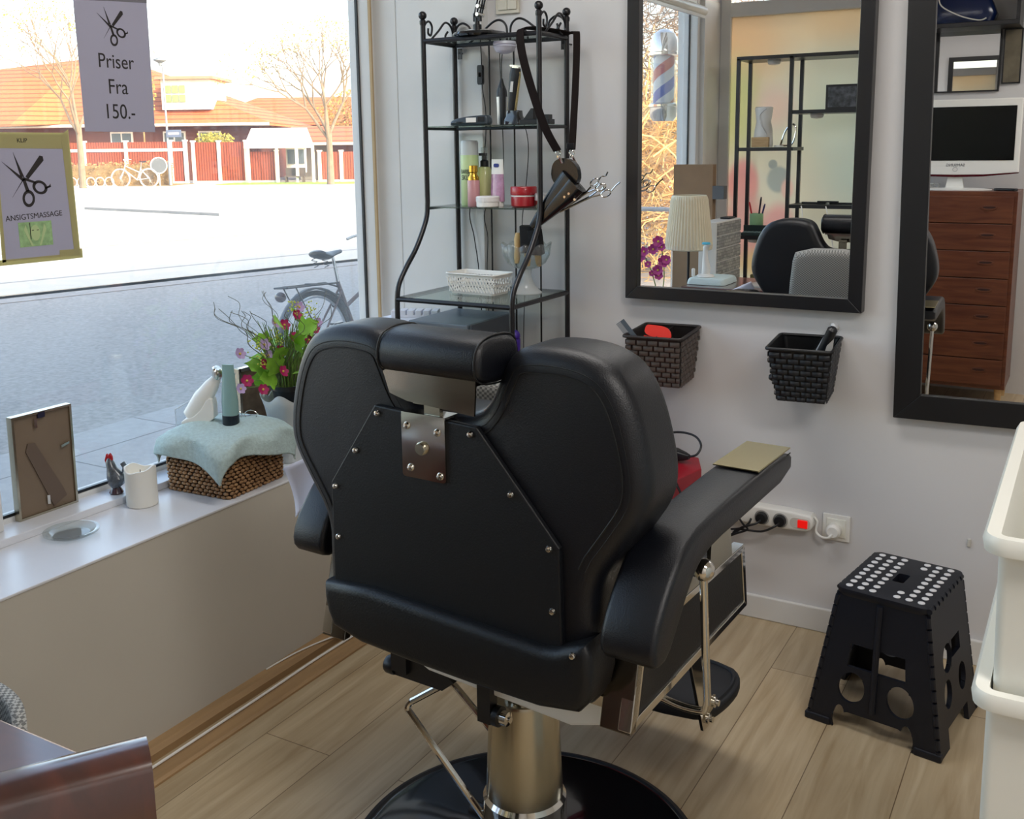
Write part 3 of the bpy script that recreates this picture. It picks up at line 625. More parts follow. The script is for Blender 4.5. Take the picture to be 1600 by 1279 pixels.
# shelf 3: toiletries
t = lab('spray_can', 'pale green shaving foam can with clear cap at the window end of the shelf', 'can', (-1.838, 2.915, GZ3))
obj('can', MB().lathe([(.028, 0), (.03, .003), (.03, .165), (.027, .172)], (0, 0, 0), 32), mat('pale_green', 'c7dba2', .35), t)
obj('cap', MB().lathe([(.0295, .166), (.0295, .205), (.027, .213), (.0, .215)], (0, 0, 0), 32), mat('milky_clear', 'cfd2d3', .3), t)
dk = mat('dark_print', '23302c', .5)
for s_, z, sz in (('BARBER', .112, .019), ('SKUM', .092, .023)):
    text('lettering', s_, sz, dk, t, Matrix.Translation((.006, -.0306, z)) @ Matrix.Rotation(PI/2, 4, 'X'), sx=.62)
t = lab('pump_bottle', 'clear bottle of yellow-green lotion with black pump behind the pink bottle', 'bottle', (-1.805, 2.955, GZ3))
obj('bottle', MB().lathe([(.024, 0), (.026, .004), (.026, .11), (.02, .125), (.012, .128)], (0, 0, 0), 28), mat('lotion', 'cfcf96', .15, coat=.5), t)
obj('pump_head', MB().lathe([(.014, .126), (.014, .146), (.008, .15), (.008, .165)], (0, 0, 0), 20).box((-.018, -.006, .163), (.008, .006, .172)), blkp, t)
obj('clear_cap', MB().lathe([(.011, .15), (.011, .19), (.0, .192)], (0, 0, 0), 20), clearg, t)
pink = mat('dusty_pink', 'c58f92', .3, coat=.3)
t = lab('serum_bottle', 'dusty pink bottle with gold pump on the middle glass shelf', 'bottle', (-1.797, 2.872, GZ3))
obj('bottle', MB().lathe([(.019, 0), (.0205, .003), (.0205, .082), (.019, .085)], (0, 0, 0), 28), pink, t)
obj('gold_pump', MB().lathe([(.0185, .085), (.0185, .094), (.013, .102), (.012, .108), (.015, .112), (.014, .132), (.0, .134)], (0, 0, 0), 24), mat('gold', 'd9ab48', .22, 1), t)
t = lab('gel_tube', 'clear lilac gel tube with white top beside the gold-capped bottle', 'tube', (-1.722, 2.90, GZ3))
def tb(z, w_, d_): return [(w_*a, d_*b_, z) for a, b_ in rrect(-1, -1, 1, 1, .8, 4)]
obj('tube_body', MB().loft([tb(.015, .024, .014), tb(.05, .0245, .011), tb(.105, .0225, .006)]), mat('lilac_gel', 'b48cab', .2, coat=.6, var=.15, scale=80), t)
obj('tube_crimp', MB().loft([tb(.104, .0228, .0062), tb(.125, .022, .003), tb(.152, .0215, .0012)]), white, t)
obj('cap', MB().lathe([(.02, 0), (.02, .016), (.016, .018)], (0, 0, 0), 24), white, t)
obj('label', MB().prism(rrect(-.012, .126, .008, .138, .005), -.0042, -.0032, 'XZ'), mat('label_blue', '2b3a86', .4), t)
t = lab('cream_jar', 'small white flat jar in front of the lilac tube', 'jar', (-1.727, 2.845, GZ3))
obj('jar', MB().lathe([(.034, 0), (.037, .003), (.037, .018)], (0, 0, 0), 36), white, t)
obj('lid', MB().lathe([(.0385, .018), (.0385, .032), (.036, .035), (.0, .035)], (0, 0, 0), 36), whitem, t)
redm = mat('red_plastic', 'a81c28', .3, coat=.3)
t = lab('hair_wax_jar', 'round red wax jar with a white ring on the middle glass shelf', 'jar', (-1.622, 2.895, GZ3))
obj('jar', MB().lathe([(.036, 0), (.041, .004), (.041, .03), (.04, .034)], (0, 0, 0), 40), redm, t)
obj('ring', MB().lathe([(.0385, .032), (.0415, .034), (.0415, .037), (.0385, .039)], (0, 0, 0), 40), white, t)
obj('lid', MB().lathe([(.0425, .039), (.043, .041), (.043, .062), (.041, .065), (.0, .065)], (0, 0, 0), 40), redm, t)
t = lab('wax_tin', 'silver screw tin behind the black scissor holster', 'tin', (-1.535, 2.90, GZ3))
obj('tin', MB().lathe([(.04, 0), (.042, .003), (.042, .022)], (0, 0, 0), 36), steel, t)
obj('lid', MB().lathe([(.043, .022), (.0438, .025), (.043, .028), (.0438, .031), (.043, .034), (.0438, .042), (.041, .045), (.0, .045)], (0, 0, 0), 36), silv, t)
# bottom shelf: white basket and glass compote
t = lab('plastic_basket', 'white slotted plastic basket of combs on the lowest glass shelf', 'basket', (-1.752, 2.825, GZ4), R(-4))
wb = MB(); L_, W_, H_ = .098, .055, .066
bot = rrect(-L_+.012, -W_+.010, L_-.012, W_-.010, .012); top = rrect(-L_, -W_, L_, W_, .014)
def ipol(a, b_, t_): return (a[0]*(1-t_)+b_[0]*t_, a[1]*(1-t_)+b_[1]*t_)
wb.loft([[(p[0], p[1], 0) for p in bot], [(ipol(p, q, .12)[0], ipol(p, q, .12)[1], H_*.12) for p, q in zip(bot, top)]])
for lo, hi in ((.42, .52), (.82, 1.0)):
    wb.loft([[(*ipol(p, q, lo), H_*lo) for p, q in zip(bot, top)], [(*ipol(p, q, hi), H_*hi) for p, q in zip(bot, top)]], caps=False)
    wb.loft([[(*ipol(p, q, lo), H_*lo) for p, q in zip(inset(bot, .0015), inset(top, .0015))], [(*ipol(p, q, hi), H_*hi) for p, q in zip(inset(bot, .0015), inset(top, .0015))]], caps=False)
def slats(sx, sy, ex, ey, nsl, lo, hi):
    for k in range(nsl):
        a = (k+.5)/nsl; b_ = a - .35/nsl*2
        def side_(t_, s_): 
            x = (sx+(ex-sx)*s_); y = (sy+(ey-sy)*s_); sc = 1-(.12)*(1-t_); return (x*(1-.12*(1-t_)), y*(1-.17*(1-t_)), H_*t_)
        p, q = side_(lo, min(1, a+.5/nsl)), side_(hi, max(0, a-.5/nsl)); w_ = .0016
        wb.tube([p, q], .0021, 5)
for lo, hi in ((.1, .46), (.48, .84)):
    slats(-L_, -W_, L_, -W_, 15, lo, hi); slats(L_, -W_, L_, W_, 8, lo, hi); slats(L_, W_, -L_, W_, 15, lo, hi); slats(-L_, W_, -L_, -W_, 8, lo, hi)
obj('basket_body', wb, white, t)
lip = [(p[0], p[1], H_) for p in inset(top, -.002)]
obj('basket_rim', MB().tube(lip+[lip[0]], .0025, 6, False), white, t)
for k, (x, y, a) in enumerate(((.0, .01, 12), (.03, -.01, -8), (-.03, .0, 5))):
    tt = lab('comb', ('dark comb lying at the back inside the white plastic basket', 'dark comb at the front inside the white plastic basket', 'dark comb at the window end inside the white plastic basket')[k], 'comb', (-1.752+x, 2.825+y, GZ4+.05+.003*k), R(a), 'combs in the white basket')
    cb = MB().box((-.05, .0, 0), (.05, .008, .003))
    for q in range(22): cb.box((-.048+q*.0044, -.012, .0005), (-.0462+q*.0044, .0005, .0022))
    obj('comb_body', cb, blkp, tt)
t = lab('glass_compote', 'cut-glass pedestal bowl holding brushes on the lowest glass shelf', 'bowl', (-1.608, 2.885, GZ4))
obj('stem', MB().lathe([(.05, 0), (.05, .003), (.036, .014), (.022, .035), (.015, .06), (.016, .075), (.02, .08)], (0, 0, 0), 40, caps=False), frostv, t)
bw = []
for z, rr_ in ((.078, .012), (.084, .04), (.10, .062), (.125, .076), (.16, .082)):
    bw.append([((rr_+(.003*math.sin(10*2*PI*j/80) if z > .09 else 0))*math.cos(2*PI*j/80), (rr_+(.003*math.sin(10*2*PI*j/80) if z > .09 else 0))*math.sin(2*PI*j/80), z+(.005*math.sin(10*2*PI*j/80) if z > .15 else 0)) for j in range(80)])
obj('bowl', MB().loft(bw, caps=False), clearg, t).modifiers.new('s', 'SOLIDIFY').thickness = .003
beechm = mat('beech', 'd1ab72', .5)
def brush(label, x, y, z, rx_, rz_, w_, hm, kind, L=.1):
    q = lab('hair_brush', label, 'brush', (x, y, z), R(rz_), rx=R(rx_))
    obj('handle', MB().loft([[(s_*.010*a, s_*.010*b_, zz) for a, b_ in rrect(-1, -1, 1, 1, .9, 4)] for zz, s_ in ((.0, .7), (.02, 1), (.05, 1), (L*.8, 1.3), (L, .9))]), hm, q)
    if kind: obj('brush_head', MB().loft([[(w_*a, .014*b_, zz) for a, b_ in rrect(-1, -1, 1, 1, .3, 4)] for zz in (L*.35, L*.4, L*1.0, L*1.05)]), mat('brush_black', '0b0d12', .8, bump=1, bscale=400), q)
    return q
brush('wooden brush with pale tufts at the window side of the glass bowl', -1.645, 2.885, GZ4+.095, -8, 0, .013, beechm, 0, .1)
brush('black block brush upright in the glass bowl', -1.60, 2.88, GZ4+.09, 6, 10, .020, beechm, 1, .125)
brush('beech-ended black brush at the wall side of the glass bowl', -1.565, 2.89, GZ4+.09, 12, -5, .022, beechm, 1, .115)
# leather scissor holster hanging from the rack
gl_ = mat('patent_leather', '08080a', .25, coat=.35)
brn = mat('dark_brown_leather', '140a09', .75, spec=.2)
t = lab('scissor_holster', 'black leather barber holster hanging by its strap from the rack', 'holster', (-1.46, 2.86, 1.45))
hw_ = MB()
hol = [((-1.552, 2.82, 1.258), .008, .006), ((-1.535, 2.83, 1.275), .018, .01), ((-1.49, 2.84, 1.325), .032, .014), ((-1.445, 2.85, 1.372), .044, .018), ((-1.42, 2.855, 1.40), .048, .022)]
ax = (Vector(hol[-1][0])-Vector(hol[0][0])).normalized(); sd = ax.cross(Vector((0, 1, 0))).normalized()
hw_.loft([[Vector(c)+sd*(a*w_)+Vector((0, 1, 0))*(b_*d_) for a, b_ in rrect(-1, -1, 1, 1, .5, 4)] for c, w_, d_ in hol])
rw('pouch', hw_, gl_, t, sharp=60)
rw('pouch_overlay', MB().loft([[Vector(c)+sd*(a*w_*.6-w_*.3)+Vector((0, -d_*.35, 0))+Vector((0, 1, 0))*(b_*d_*.75) for a, b_ in rrect(-1, -1, 1, 1, .5, 4)] for c, w_, d_ in hol[1:]]), gl_, t)
rw('holster_flap', MB().loft([[(x_, 2.862+dy, z_) for x_, z_ in smooth2([(-1.50, 1.40), (-1.495, 1.455), (-1.465, 1.472), (-1.43, 1.465), (-1.405, 1.44), (-1.405, 1.39), (-1.45, 1.37)], 2)] for dy in (-.012, -.008, .008, .012)]), gl_, t)
for x, z in ((-1.44, 1.352), (-1.425, 1.362), (-1.405, 1.345)): rw('stud', MB().lathe([(.004, -.004), (.003, .003), (.0, .004)], (x, 2.83, z), 12, 'Y'), chrome, t)
st1 = spline([(-1.50, 2.99, 1.855), (-1.535, 2.93, 1.863), (-1.565, 2.825, 1.862), (-1.578, 2.805, 1.845), (-1.56, 2.80, 1.75), (-1.505, 2.81, 1.58), (-1.465, 2.83, 1.492)], 6)
rw('strap', MB().ribbon(st1, .026, .003, (.96, .1, .25)), brn, t)
st2 = spline([(-1.50, 2.99, 1.855), (-1.488, 3.0, 1.862), (-1.475, 2.985, 1.84), (-1.462, 2.95, 1.7), (-1.445, 2.89, 1.495)], 6)
rw('strap', MB().ribbon(st2, .022, .003, (.8, .6, 0)), brn, t)
rw('buckle', MB().box((-1.458, 2.876, 1.498), (-1.432, 2.882, 1.515)), blk, t, bevel=.002)
for x, y, z in ((-1.465, 2.835, 1.485), (-1.442, 2.882, 1.485)):
    ring = [(x+.008*math.cos(a*PI/8), y, z+.008*math.sin(a*PI/8)) for a in range(17)]
    rw('snap_hook', MB().tube(ring, .0018, 6, False).tube([(x, y, z-.006), (x+.006, y+.004, z-.018), (x+.01, y+.008, z-.03)], .0035, 8).lathe([(.005, 0), (.005, .006)], (x, y, z-.014), 10), chrome, t)
for k, (a, b_) in enumerate((((-1.41, 2.86, 1.345), (-1.30, 2.855, 1.418)), ((-1.40, 2.85, 1.335), (-1.268, 2.86, 1.397)))):
    q = lab('scissors', ('barber scissors with curled finger rest sticking out of the holster, upper pair', 'straight barber scissors sticking out of the holster, lower pair')[k], 'scissors', a, group='scissors in the holster')
    A_, B_ = Vector(a), Vector(b_); dd = (B_-A_); L2 = dd.length; dd.normalize(); nn = dd.cross(Vector((0, 1, 0))).normalized(); sm_ = MB()
    P_ = lambda s_, t_: A_+dd*(L2*s_)+nn*t_
    sm_.tube([P_(-.5, 0), P_(.3, .002), P_(.45, .006)], .0028, 6).tube([P_(-.5, 0), P_(.3, -.002), P_(.5, -.008)], .0028, 6)
    for s_, o_, rr_ in ((.58, .011, .011), (.62, -.012, .012)):
        sm_.tube([P_(s_, o_)+dd*(rr_*1.4*math.cos(k2*PI/8))+nn*(rr_*.8*math.sin(k2*PI/8)) for k2 in range(17)], .0022, 6, False)
    sm_.tube(spline([P_(.7, .008), P_(.8, .012), P_(.9, .006), P_(1, .012)], 4) if k == 0 else [P_(.75, -.012), P_(.88, -.004), P_(1, 0)], .0022, 6)
    rw('scissor_body', sm_, chrome, q)
# grey storage unit and white boxes under the rack, seen just over the chair
sg = mat('slate_grey_plastic', '6c7480', .4)
t = lab('storage_tower', 'grey plastic storage box standing inside the rack behind the headrest', 'storage box', (-1.83, 2.84, 0))
obj('tower_body', MB().box((-.115, -.14, 0), (.115, .14, .925)), sg, t, bevel=.006)
obj('tower_lid', MB().box((-.12, -.145, .927), (.11, .145, .95)), sg, t, bevel=.004)
obj('tower_front', MB().box((.117, -.14, .02), (.123, .14, .95)), mat('dark_slate', '454b55', .4), t)
foamw = mat('white_foam', 'dfe1ea', .8, bump=.4, bscale=150)
t = lab('foam_block', 'white foam box on the sill behind the window end of the rack', 'box', (-2.09, 2.86, .582))
obj('block', MB().box((-.06, -.13, -.018), (.10, .13, .35)), foamw, t, bevel=.015)
t = lab('foam_strip', 'ridged white packing strip lying on top of the foam box', 'packing', (-2.02, 2.87, .936), R(25))
rz_ = MB()
for k in range(6): rz_.box((-.1+k*.028, -.03, 0), (-.078+k*.028, .03, .02))
rz_.box((-.1, -.03, -.004), (.09, .03, .004)); obj('strip_body', rz_, foamw, t, bevel=.002)
t = lab('dark_board', 'dark board leaning behind the foam box beside the window', 'board', (-2.22, 2.62, .585), R(10), ry=R(10))
obj('board_body', MB().box((-.012, -.09, .005), (.012, .09, .33)), mat('dark_slate', '454b55', .4), t, bevel=.003)
t = lab('purple_brush', 'purple round tip peeking out between headrest and chair back', 'brush', (-1.55, 2.70, .6))
obj('purple_head', MB().ball((0, 0, .33), .018, 14).lathe([(.016, .2), (.018, .32)], (0, 0, 0), 14), mat('purple', '3a1c8a', .4), t)
obj('handle', MB().lathe([(.01, -.14), (.01, .2)], (0, 0, 0), 12), blkp, t)

# ================================================================== MIRROR WALL
def mirror(name, label, x0, z0, x1, z1, fw_, depth, m, rot=0):
    t = thing(name, label, 'mirror', (x0, 3.035, z0), ry=rot)
    W_, H_ = x1-x0, z1-z0
    frm = MB(); o_ = [(0, 0), (W_, 0), (W_, H_), (0, H_)]; i_ = [(fw_, fw_), (W_-fw_, fw_), (W_-fw_, H_-fw_), (fw_, H_-fw_)]
    for k in range(4): frm.prism([o_[k], o_[(k+1) % 4], i_[(k+1) % 4], i_[k]], -depth, .028, 'XZ')
    obj('mirror_frame', frm, m, t, bevel=.0015)
    obj('mirror_glass', MB().box((fw_-.005, 0, fw_-.005), (W_-fw_+.005, .004, H_-fw_+.005)), silverm, t)
    return t
mirror('wall_mirror', 'large black-framed wall mirror above the two woven wall baskets', -1.318, 1.020, -.578, 2.28, .040, .017, blk)
mirror('tall_mirror', 'wide-framed black mirror reaching lower, above the step stool', -.477, .722, .06, 2.2, .072, .012, mat('black_frame_paint', '0c0c10', .45), rot=R(-.9))

# woven wall baskets
bw_m = mat('brown_rattan', '5a4f49', .5, var=.12, scale=40)
bw_k = mat('black_rattan', '1d2026', .45, var=.1, scale=40)
def wall_basket(label, cx, m, bm_, div):
    t = thing('wall_basket', label, 'basket', (cx, 3.055, .77), R(6))
    W1, W0, D1, D0, H_ = .088, .068, .25, .165, .168
    def at_(s_, t_):      # s_ 0..4 round the box, t_ height
        w_ = W0+(W1-W0)*t_; d_ = D0+(D1-D0)*t_; y0 = -.002
        k = int(s_) % 4; fr2 = s_-int(s_)
        c4 = [(-w_, y0), (-w_, -d_), (w_, -d_), (w_, y0)]
        a, b_ = c4[k], c4[(k+1) % 4]; return Vector((a[0]+(b_[0]-a[0])*fr2, a[1]+(b_[1]-a[1])*fr2, t_*H_)), k
    core = MB()
    def ringat(t_, ins): 
        w_ = W0+(W1-W0)*t_-ins; d_ = D0+(D1-D0)*t_-ins; return [(x, y, t_*H_) for x, y in rrect(-w_, -d_, w_, -.003, .012, 3)]
    core.loft([ringat(0, .003), ringat(1, .003)], caps=False).loft([ringat(0.02, .006), ringat(1, .006)], caps=False).loft([ringat(0, .003), ringat(.02, .003)])
    obj('basket_shell', core, bm_, t)
    wv_ = MB(); rows = 9
    nrm = [Vector((-1, 0, 0)), Vector((0, -1, 0)), Vector((1, 0, 0))]
    for i in range(rows):
        tz = (i+.5)/rows*.94
        for k, nseg in ((0, 6), (1, 5), (2, 6)):
            off = .5 if i % 2 else 0
            for j in range(-1, nseg+1):
                a = (j+off+.08)/nseg; b_ = (j+off+.92)/nseg
                a, b_ = max(a, .0), min(b_, 1.0)
                if b_-a < .05: continue
                h_ = H_/rows*.40; N_ = nrm[k]; rings = []
                for q in range(5):
                    s_ = a+(b_-a)*q/4; p, _ = at_(k+min(s_, .9999), tz); bul = math.sin(PI*q/4)*.0045 if (a > 0 and b_ < 1) else .0035
                    th = [(0, -1), (.9, -.7), (1, 0), (.9, .7), (0, 1)]
                    rings.append([p+N_*(bul*c0+.0006)+Vector((0, 0, h_*c1)) for c0, c1 in th])
                wv_.loft(rings, closed=False, caps=False)
    obj('weave', wv_, m, t, sharp=60)
    rim = ringat(1, -.002); rim = [(x, y, z) for x, y, z in rim]
    obj('basket_rim', MB().tube(rim+[rim[0]], .0045, 8, False), bm_, t)
    if div: obj('divider', MB().prism([(-.006, .02), (-.15, .02), (-.235, H_-.004), (-.006, H_-.004)], 0, .002, 'YZ'), bm_, t)
    return t
wall_basket('brown woven wall basket holding a grey and a red comb', -1.165, bw_m, mat('brown_shell', '2c2624', .5), True)
wall_basket('black woven wall basket holding round hair brushes', -.727, bw_k, mat('black_shell', '0b0d11', .5), False)
def comb(label, loc, rx_, ry_, rz_, col, L, W_, curved=False):
    t = thing('comb', label, 'comb', loc, R(rz_), rx=R(rx_), ry=R(ry_))
    q = smooth2([(-L/2, 0), (-L/2, W_*.55), (-L*.3, W_*.6), (L*.3, W_*.62), (L/2, W_*.3), (L/2, 0)], 2) if curved else [(-L/2, 0), (-L/2, W_*.4), (L/2, W_*.4), (L/2, 0)]
    mb = MB().prism(q, -.0015, .0015, 'XZ')
    nT = int(L/.004)
    for k in range(nT): mb.box((-L/2+k*.004, -.001, -W_*.45), (-L/2+k*.004+.0022, .001, .001))
    obj('comb_body', mb, mat('comb_'+label[:8].replace(' ', '_'), col, .4), t)
comb('grey flat-top comb leaning out of the brown wall basket', (-1.215, 2.845, .925), 0, 52, 20, '59636d', .13, .034)
comb('bright red palm comb in the brown wall basket', (-1.142, 2.86, .93), -12, 6, 5, 'f0382c', .085, .06, True)
def round_brush(label, loc, rx_, ry_, rz_, col, bris=True, sc=1):
    t = thing('round_brush', label, 'brush', loc, R(rz_), rx=R(rx_), ry=R(ry_)); t.scale = (sc, sc, sc)
    obj('handle', MB().lathe([(.004, -.075), (.009, -.07), (.011, -.03), (.008, 0), (.010, .01)], (0, 0, 0), 16), blkp, t)
    obj('barrel', MB().lathe([(.010, .008), (.0105, .085), (.006, .09), (.0, .09)], (0, 0, 0), 18), mat('barrel_'+col, col, .35), t)
    if bris:
        bb = MB()
        for i in range(14):
            for j in range(14):
                a = 2*PI*j/14+i*.2; c_ = Vector((math.cos(a), math.sin(a), 0)); z = .012+i*.0055
                p = c_*.0095+Vector((0, 0, z)); q = c_*.019+Vector((0, 0, z)); s2 = Vector((-c_.y, c_.x, 0))*.0006
                bb.add([p-s2, p+s2, q], [(0, 1, 2)])
        obj('bristles', bb, blkp, t)
round_brush('round brush with pale spiky bristles at the back of the black wall basket', (-.675, 2.92, .905), 8, 28, 0, 'b9bcc0', True, 1.25)
round_brush('black round brush with a thick dark end in the black wall basket', (-.665, 2.87, .895), 12, 24, 0, '17191e', False, 1.35)
round_brush('long black brush lying low in the black wall basket', (-.735, 2.90, .872), 10, 58, 0, '14161a', True, 1.2)
t = thing('hair_clip', 'silver sectioning clip on the rim of the black wall basket', 'clip', (-.632, 2.845, .93), R(8), ry=R(20))
obj('clip_body', MB().prism([(-.004, -.045), (.004, -.045), (.009, .02), (.002, .045), (-.008, .02)], -.003, .002, 'XZ'), silv, t)

# light switch, power strip, wall socket, cables
t = thing('light_switch', 'cream double light switch on the wall above the rack', 'switch', (-1.762, WY, 1.985))
obj('switch_plate', MB().box((-.05, -.010, -.042), (.04, 0, .042)), mat('old_cream', 'cfc9ba', .5), t, bevel=.002)
for dx in (-.038, -.002): obj('rocker', MB().box((dx, -.015, -.03), (dx+.034, -.009, .03)), mat('old_cream', 'cfc9ba', .5), t, bevel=.0015)
t = thing('wall_socket', 'square white wall socket beside the power strip', 'socket', (-.630, WY, .347))
obj('socket_plate', MB().box((-.041, -.008, -.041), (.041, 0, .041)), white, t, bevel=.002)
obj('socket_insert', MB().box((-.029, -.012, -.029), (.029, -.007, .029)), cream, t, bevel=.0015)
t = thing('power_plug', 'round white plug pushed into the white wall socket', 'plug', (-.633, 3.05, .343))
obj('plug_body', MB().lathe([(.021, .003), (.023, -.002), (.022, -.022), (.016, -.028), (.0, -.028)], (0, 0, 0), 28, 'Y'), white, t)
obj('wire', MB().tube(spline([(.0, -.026, -.006), (-.012, -.03, -.018), (-.035, -.02, -.022), (-.052, -.012, -.01), (-.050, -.01, .02), (-.06, -.012, .035)], 6), .0038, 8), white, t)
t = thing('power_strip', 'long white power strip with a glowing red switch on the wall', 'power strip', (-.84, WY, .357), ry=R(0))
ps = smooth2([(-.16, -.031), (.12, -.031), (.145, -.018), (.15, .012), (.135, .031), (-.16, .031)], 1)
obj('strip_body', MB().loft(pillow(ps, -.042, 0, .008, .002, 3)), white, t)
for x in (-.105, -.01, .048): obj('socket_well', MB().lathe([(.021, -.0425), (.022, -.0435), (.0235, -.0435), (.0235, -.0415)], (x, 0, -.003), 28, 'Y', caps=False), silv, t)
obj('switch_surround', MB().prism(rrect(.078, -.018, .140, .014, .014), -.0435, -.041, 'XZ'), mat('pale_grey', 'c9c6bd', .5), t)
obj('red_switch', MB().box((.102, -.048, -.015), (.132, -.042, .010)), mat('lit_red_switch', 'c0100c', .3, emit=.35), t, bevel=.002)
for k, (x, c_, lb) in enumerate(((-.105, 'white', 'white plug in the power strip nearest the chair arm'), (-.01, 'blk', 'black plug in the middle of the power strip'), (.048, 'blk', 'black plug in the power strip next to the red switch'))):
    q = thing('power_plug', lb, 'plug', (-.84+x, WY-.042, .354), group=None)
    obj('plug_body', MB().lathe([(.019, .004), (.0195, -.008), (.016, -.016), (.0, -.017)], (0, 0, 0), 24, 'Y'), white if c_ == 'white' else blkp, q)
    if c_ == 'blk': obj('wire', MB().tube(spline([(0, -.015, -.004), (-.01, -.03, -.012), (-.05, -.035, -.025 - .004*k), (-.10+(.03 if k == 1 else -.02), -.03, -.04), (-.14, -.03, -.055)], 6), .0034, 8), blkp, q)
t = thing('black_cable', 'bundled black appliance cable looped by the chair arm and power strip', 'cable', (-.92, 3.0, .32))
obj('wire', MB().tube(spline([(-.06, 0, .08), (-.01, -.01, .05), (.02, -.01, .015), (.035, -.012, .0), (.0, -.01, -.02), (-.02, -.01, -.03), (.03, .0, .01), (.04, .01, .03)], 6), .0034, 8), blkp, t)
t = thing('wall_hook', 'tiny white adhesive hook on the bare wall above the step stool', 'hook', (-.257, WY, .367))
obj('hook_body', MB().box((-.005, -.006, -.012), (.005, 0, .012)), mat('pale_grey', 'c9c6bd', .5), t, bevel=.002)

# red stand with a corded clipper
redp = mat('red_paint', '9c1426', .45, var=.08, scale=12)
t = thing('red_stool', 'small red painted stand against the wall beyond the chair', 'stand', (-1.17, 2.70, 0), R(-12))
obj('stand_top', MB().prism([(-.15, -.22), (.15, -.22), (.15, .175), (.085, .265), (-.15, .265)], .49, .545, 'XY'), redp, t, bevel=.003)
for x, y in ((-.145, -.215), (.115, -.215), (-.145, .14), (.115, .14)): obj('leg', MB().box((x, y, 0), (x+.032, y+.032, .49)), redp, t, bevel=.002)
t = thing('hair_clipper', 'black corded hair clipper with looped cable on the red stand', 'hair clipper', (-1.10, 2.87, .5455), R(-5))
obj('clipper_body', MB().loft([[(x, sy*a, .022+sz*b_) for a, b_ in rrect(-1, -1, 1, 1, .5, 4)] for x, sy, sz in ((-.10, .018, .014), (-.06, .024, .021), (.02, .022, .019), (.05, .014, .012), (.065, .008, .007))]), blkp, t)
obj('clipper_label', MB().box((-.03, -.0245, .018), (.0, -.0225, .032)).box((.006, -.0235, .02), (.014, -.0215, .028)), silv, t)
obj('wire', MB().tube(spline([(.06, 0, .022), (.085, .01, .03), (.09, .03, .055), (.06, .05, .075), (.01, .05, .08), (-.04, .03, .072), (-.08, .0, .06), (-.06, -.03, .05), (-.01, -.045, .02), (.04, -.06, .006), (.07, -.11, .005), (.10, -.16, -.01), (.14, -.175, -.06), (.17, -.17, -.10)], 6), .0036, 8), blkp, t)

# folding step stool
t = thing('step_stool', 'black folding step stool with white anti-slip dots on its top', 'step stool', (-.377, 2.67, 0), R(-9))
topo = rrect(-.118, -.142, .112, .148, .02, 5)
TZ = .385
# top with an oblong hand hole: four lofted sectors around it
hole = rrect(-.018, -.028, .012, .032, .006, 5)
tm = MB(); n_ = len(topo)
for z0, z1, a, b_ in ((TZ, TZ, topo, hole),):
    tm.loft([[(p[0], p[1], TZ-.022) for p in inset(topo, .002)], [(p[0], p[1], TZ-.012) for p in inset(topo, -.003)], [(p[0], p[1], TZ-.002) for p in inset(topo, -.002)], [(p[0], p[1], TZ) for p in inset(topo, .003)], [(p[0], p[1], TZ) for p in hole], [(p[0], p[1], TZ-.022) for p in hole], [(p[0], p[1], TZ-.022) for p in inset(topo, .002)]], caps=False)
obj('step_top', tm, stoolm, t, sharp=40)
dm = mat('white_dot', 'e4e4e6', .5)
cnt = 0
for ci, x in enumerate((-.094, -.064, -.034, .026, .056, .086)):
    for j in range(9):
        y = -.120+j*.0305
        if ci == 3 and j not in (0, 1, 7, 8): continue
        y2 = y + (0 if ci < 3 else .002)
        obj('grip_dot', MB().lathe([(.0088, TZ-.001), (.0088, TZ+.0012), (.0082, TZ+.0016), (.0, TZ+.0016)], (x, y2, 0), 18), dm, t)
hg = MB()
for j in range(9):
    y = -.13+j*.031
    hg.lathe([(.0075, -.010), (.0075, .010)], (.112, y, TZ-.008), 10, 'Y')
obj('hinge_row', hg, stoolm, t)
hg = MB()
for j in range(9): hg.lathe([(.0065, -.008), (.0065, .008)], (-.118, -.118+j*.031, TZ-.008), 10, 'Y')
obj('hinge_row', hg, stoolm, t)
def panel_with_holes(pts3, holes, thick, name, parent):
    # quad panel: local (s,t) 0..1 -> 3D; sampled on a grid with holes cut away, then thickened
    A_, B_, C_, D_ = [Vector(p) for p in pts3]      # A bottom-left, B bottom-right, C top-right, D top-left
    NU, NV = 64, 64; mb = MB(); idx = {}
    def P(s_, q): return A_*(1-s_)*(1-q)+B_*s_*(1-q)+C_*s_*q+D_*(1-s_)*q
    def cut(s_, q):
        for h in holes:
            if h[0] == 'c' and ((s_-h[1])/h[3])**2+((q-h[2])/h[4])**2 < 1: return True
            if h[0] == 'r' and abs(s_-h[1]) < h[3] and abs(q-h[2]) < h[4]: return True
        return False
    def snap(s_, q):
        for h in holes:
            if h[0] == 'c':
                dx, dy = (s_-h[1])/h[3], (q-h[2])/h[4]; L = math.hypot(dx, dy)
                if 1-1.2/NU/min(h[3], h[4]) < L < 1+1.2/NU/min(h[3], h[4]) and L > 0: return (h[1]+dx/L*h[3], h[2]+dy/L*h[4])
        return (s_, q)
    for i in range(NU):
        for j in range(NV):
            if cut((i+.5)/NU, (j+.5)/NV): continue
            q4 = []
            for a, b_ in ((i, j), (i+1, j), (i+1, j+1), (i, j+1)):
                if (a, b_) not in idx:
                    idx[(a, b_)] = len(mb.v); mb.v.append(P(*snap(a/NU, b_/NV)))
                q4.append(idx[(a, b_)])
            mb.f.append(tuple(q4)); mb.s.append(False)
    o = obj(name, mb, stoolm, parent); sd_ = o.modifiers.new('thickness', 'SOLIDIFY'); sd_.thickness = thick; sd_.offset = 0
    return o
FX0, FX1, FY0, FY1 = -.178, .158, -.148, .168
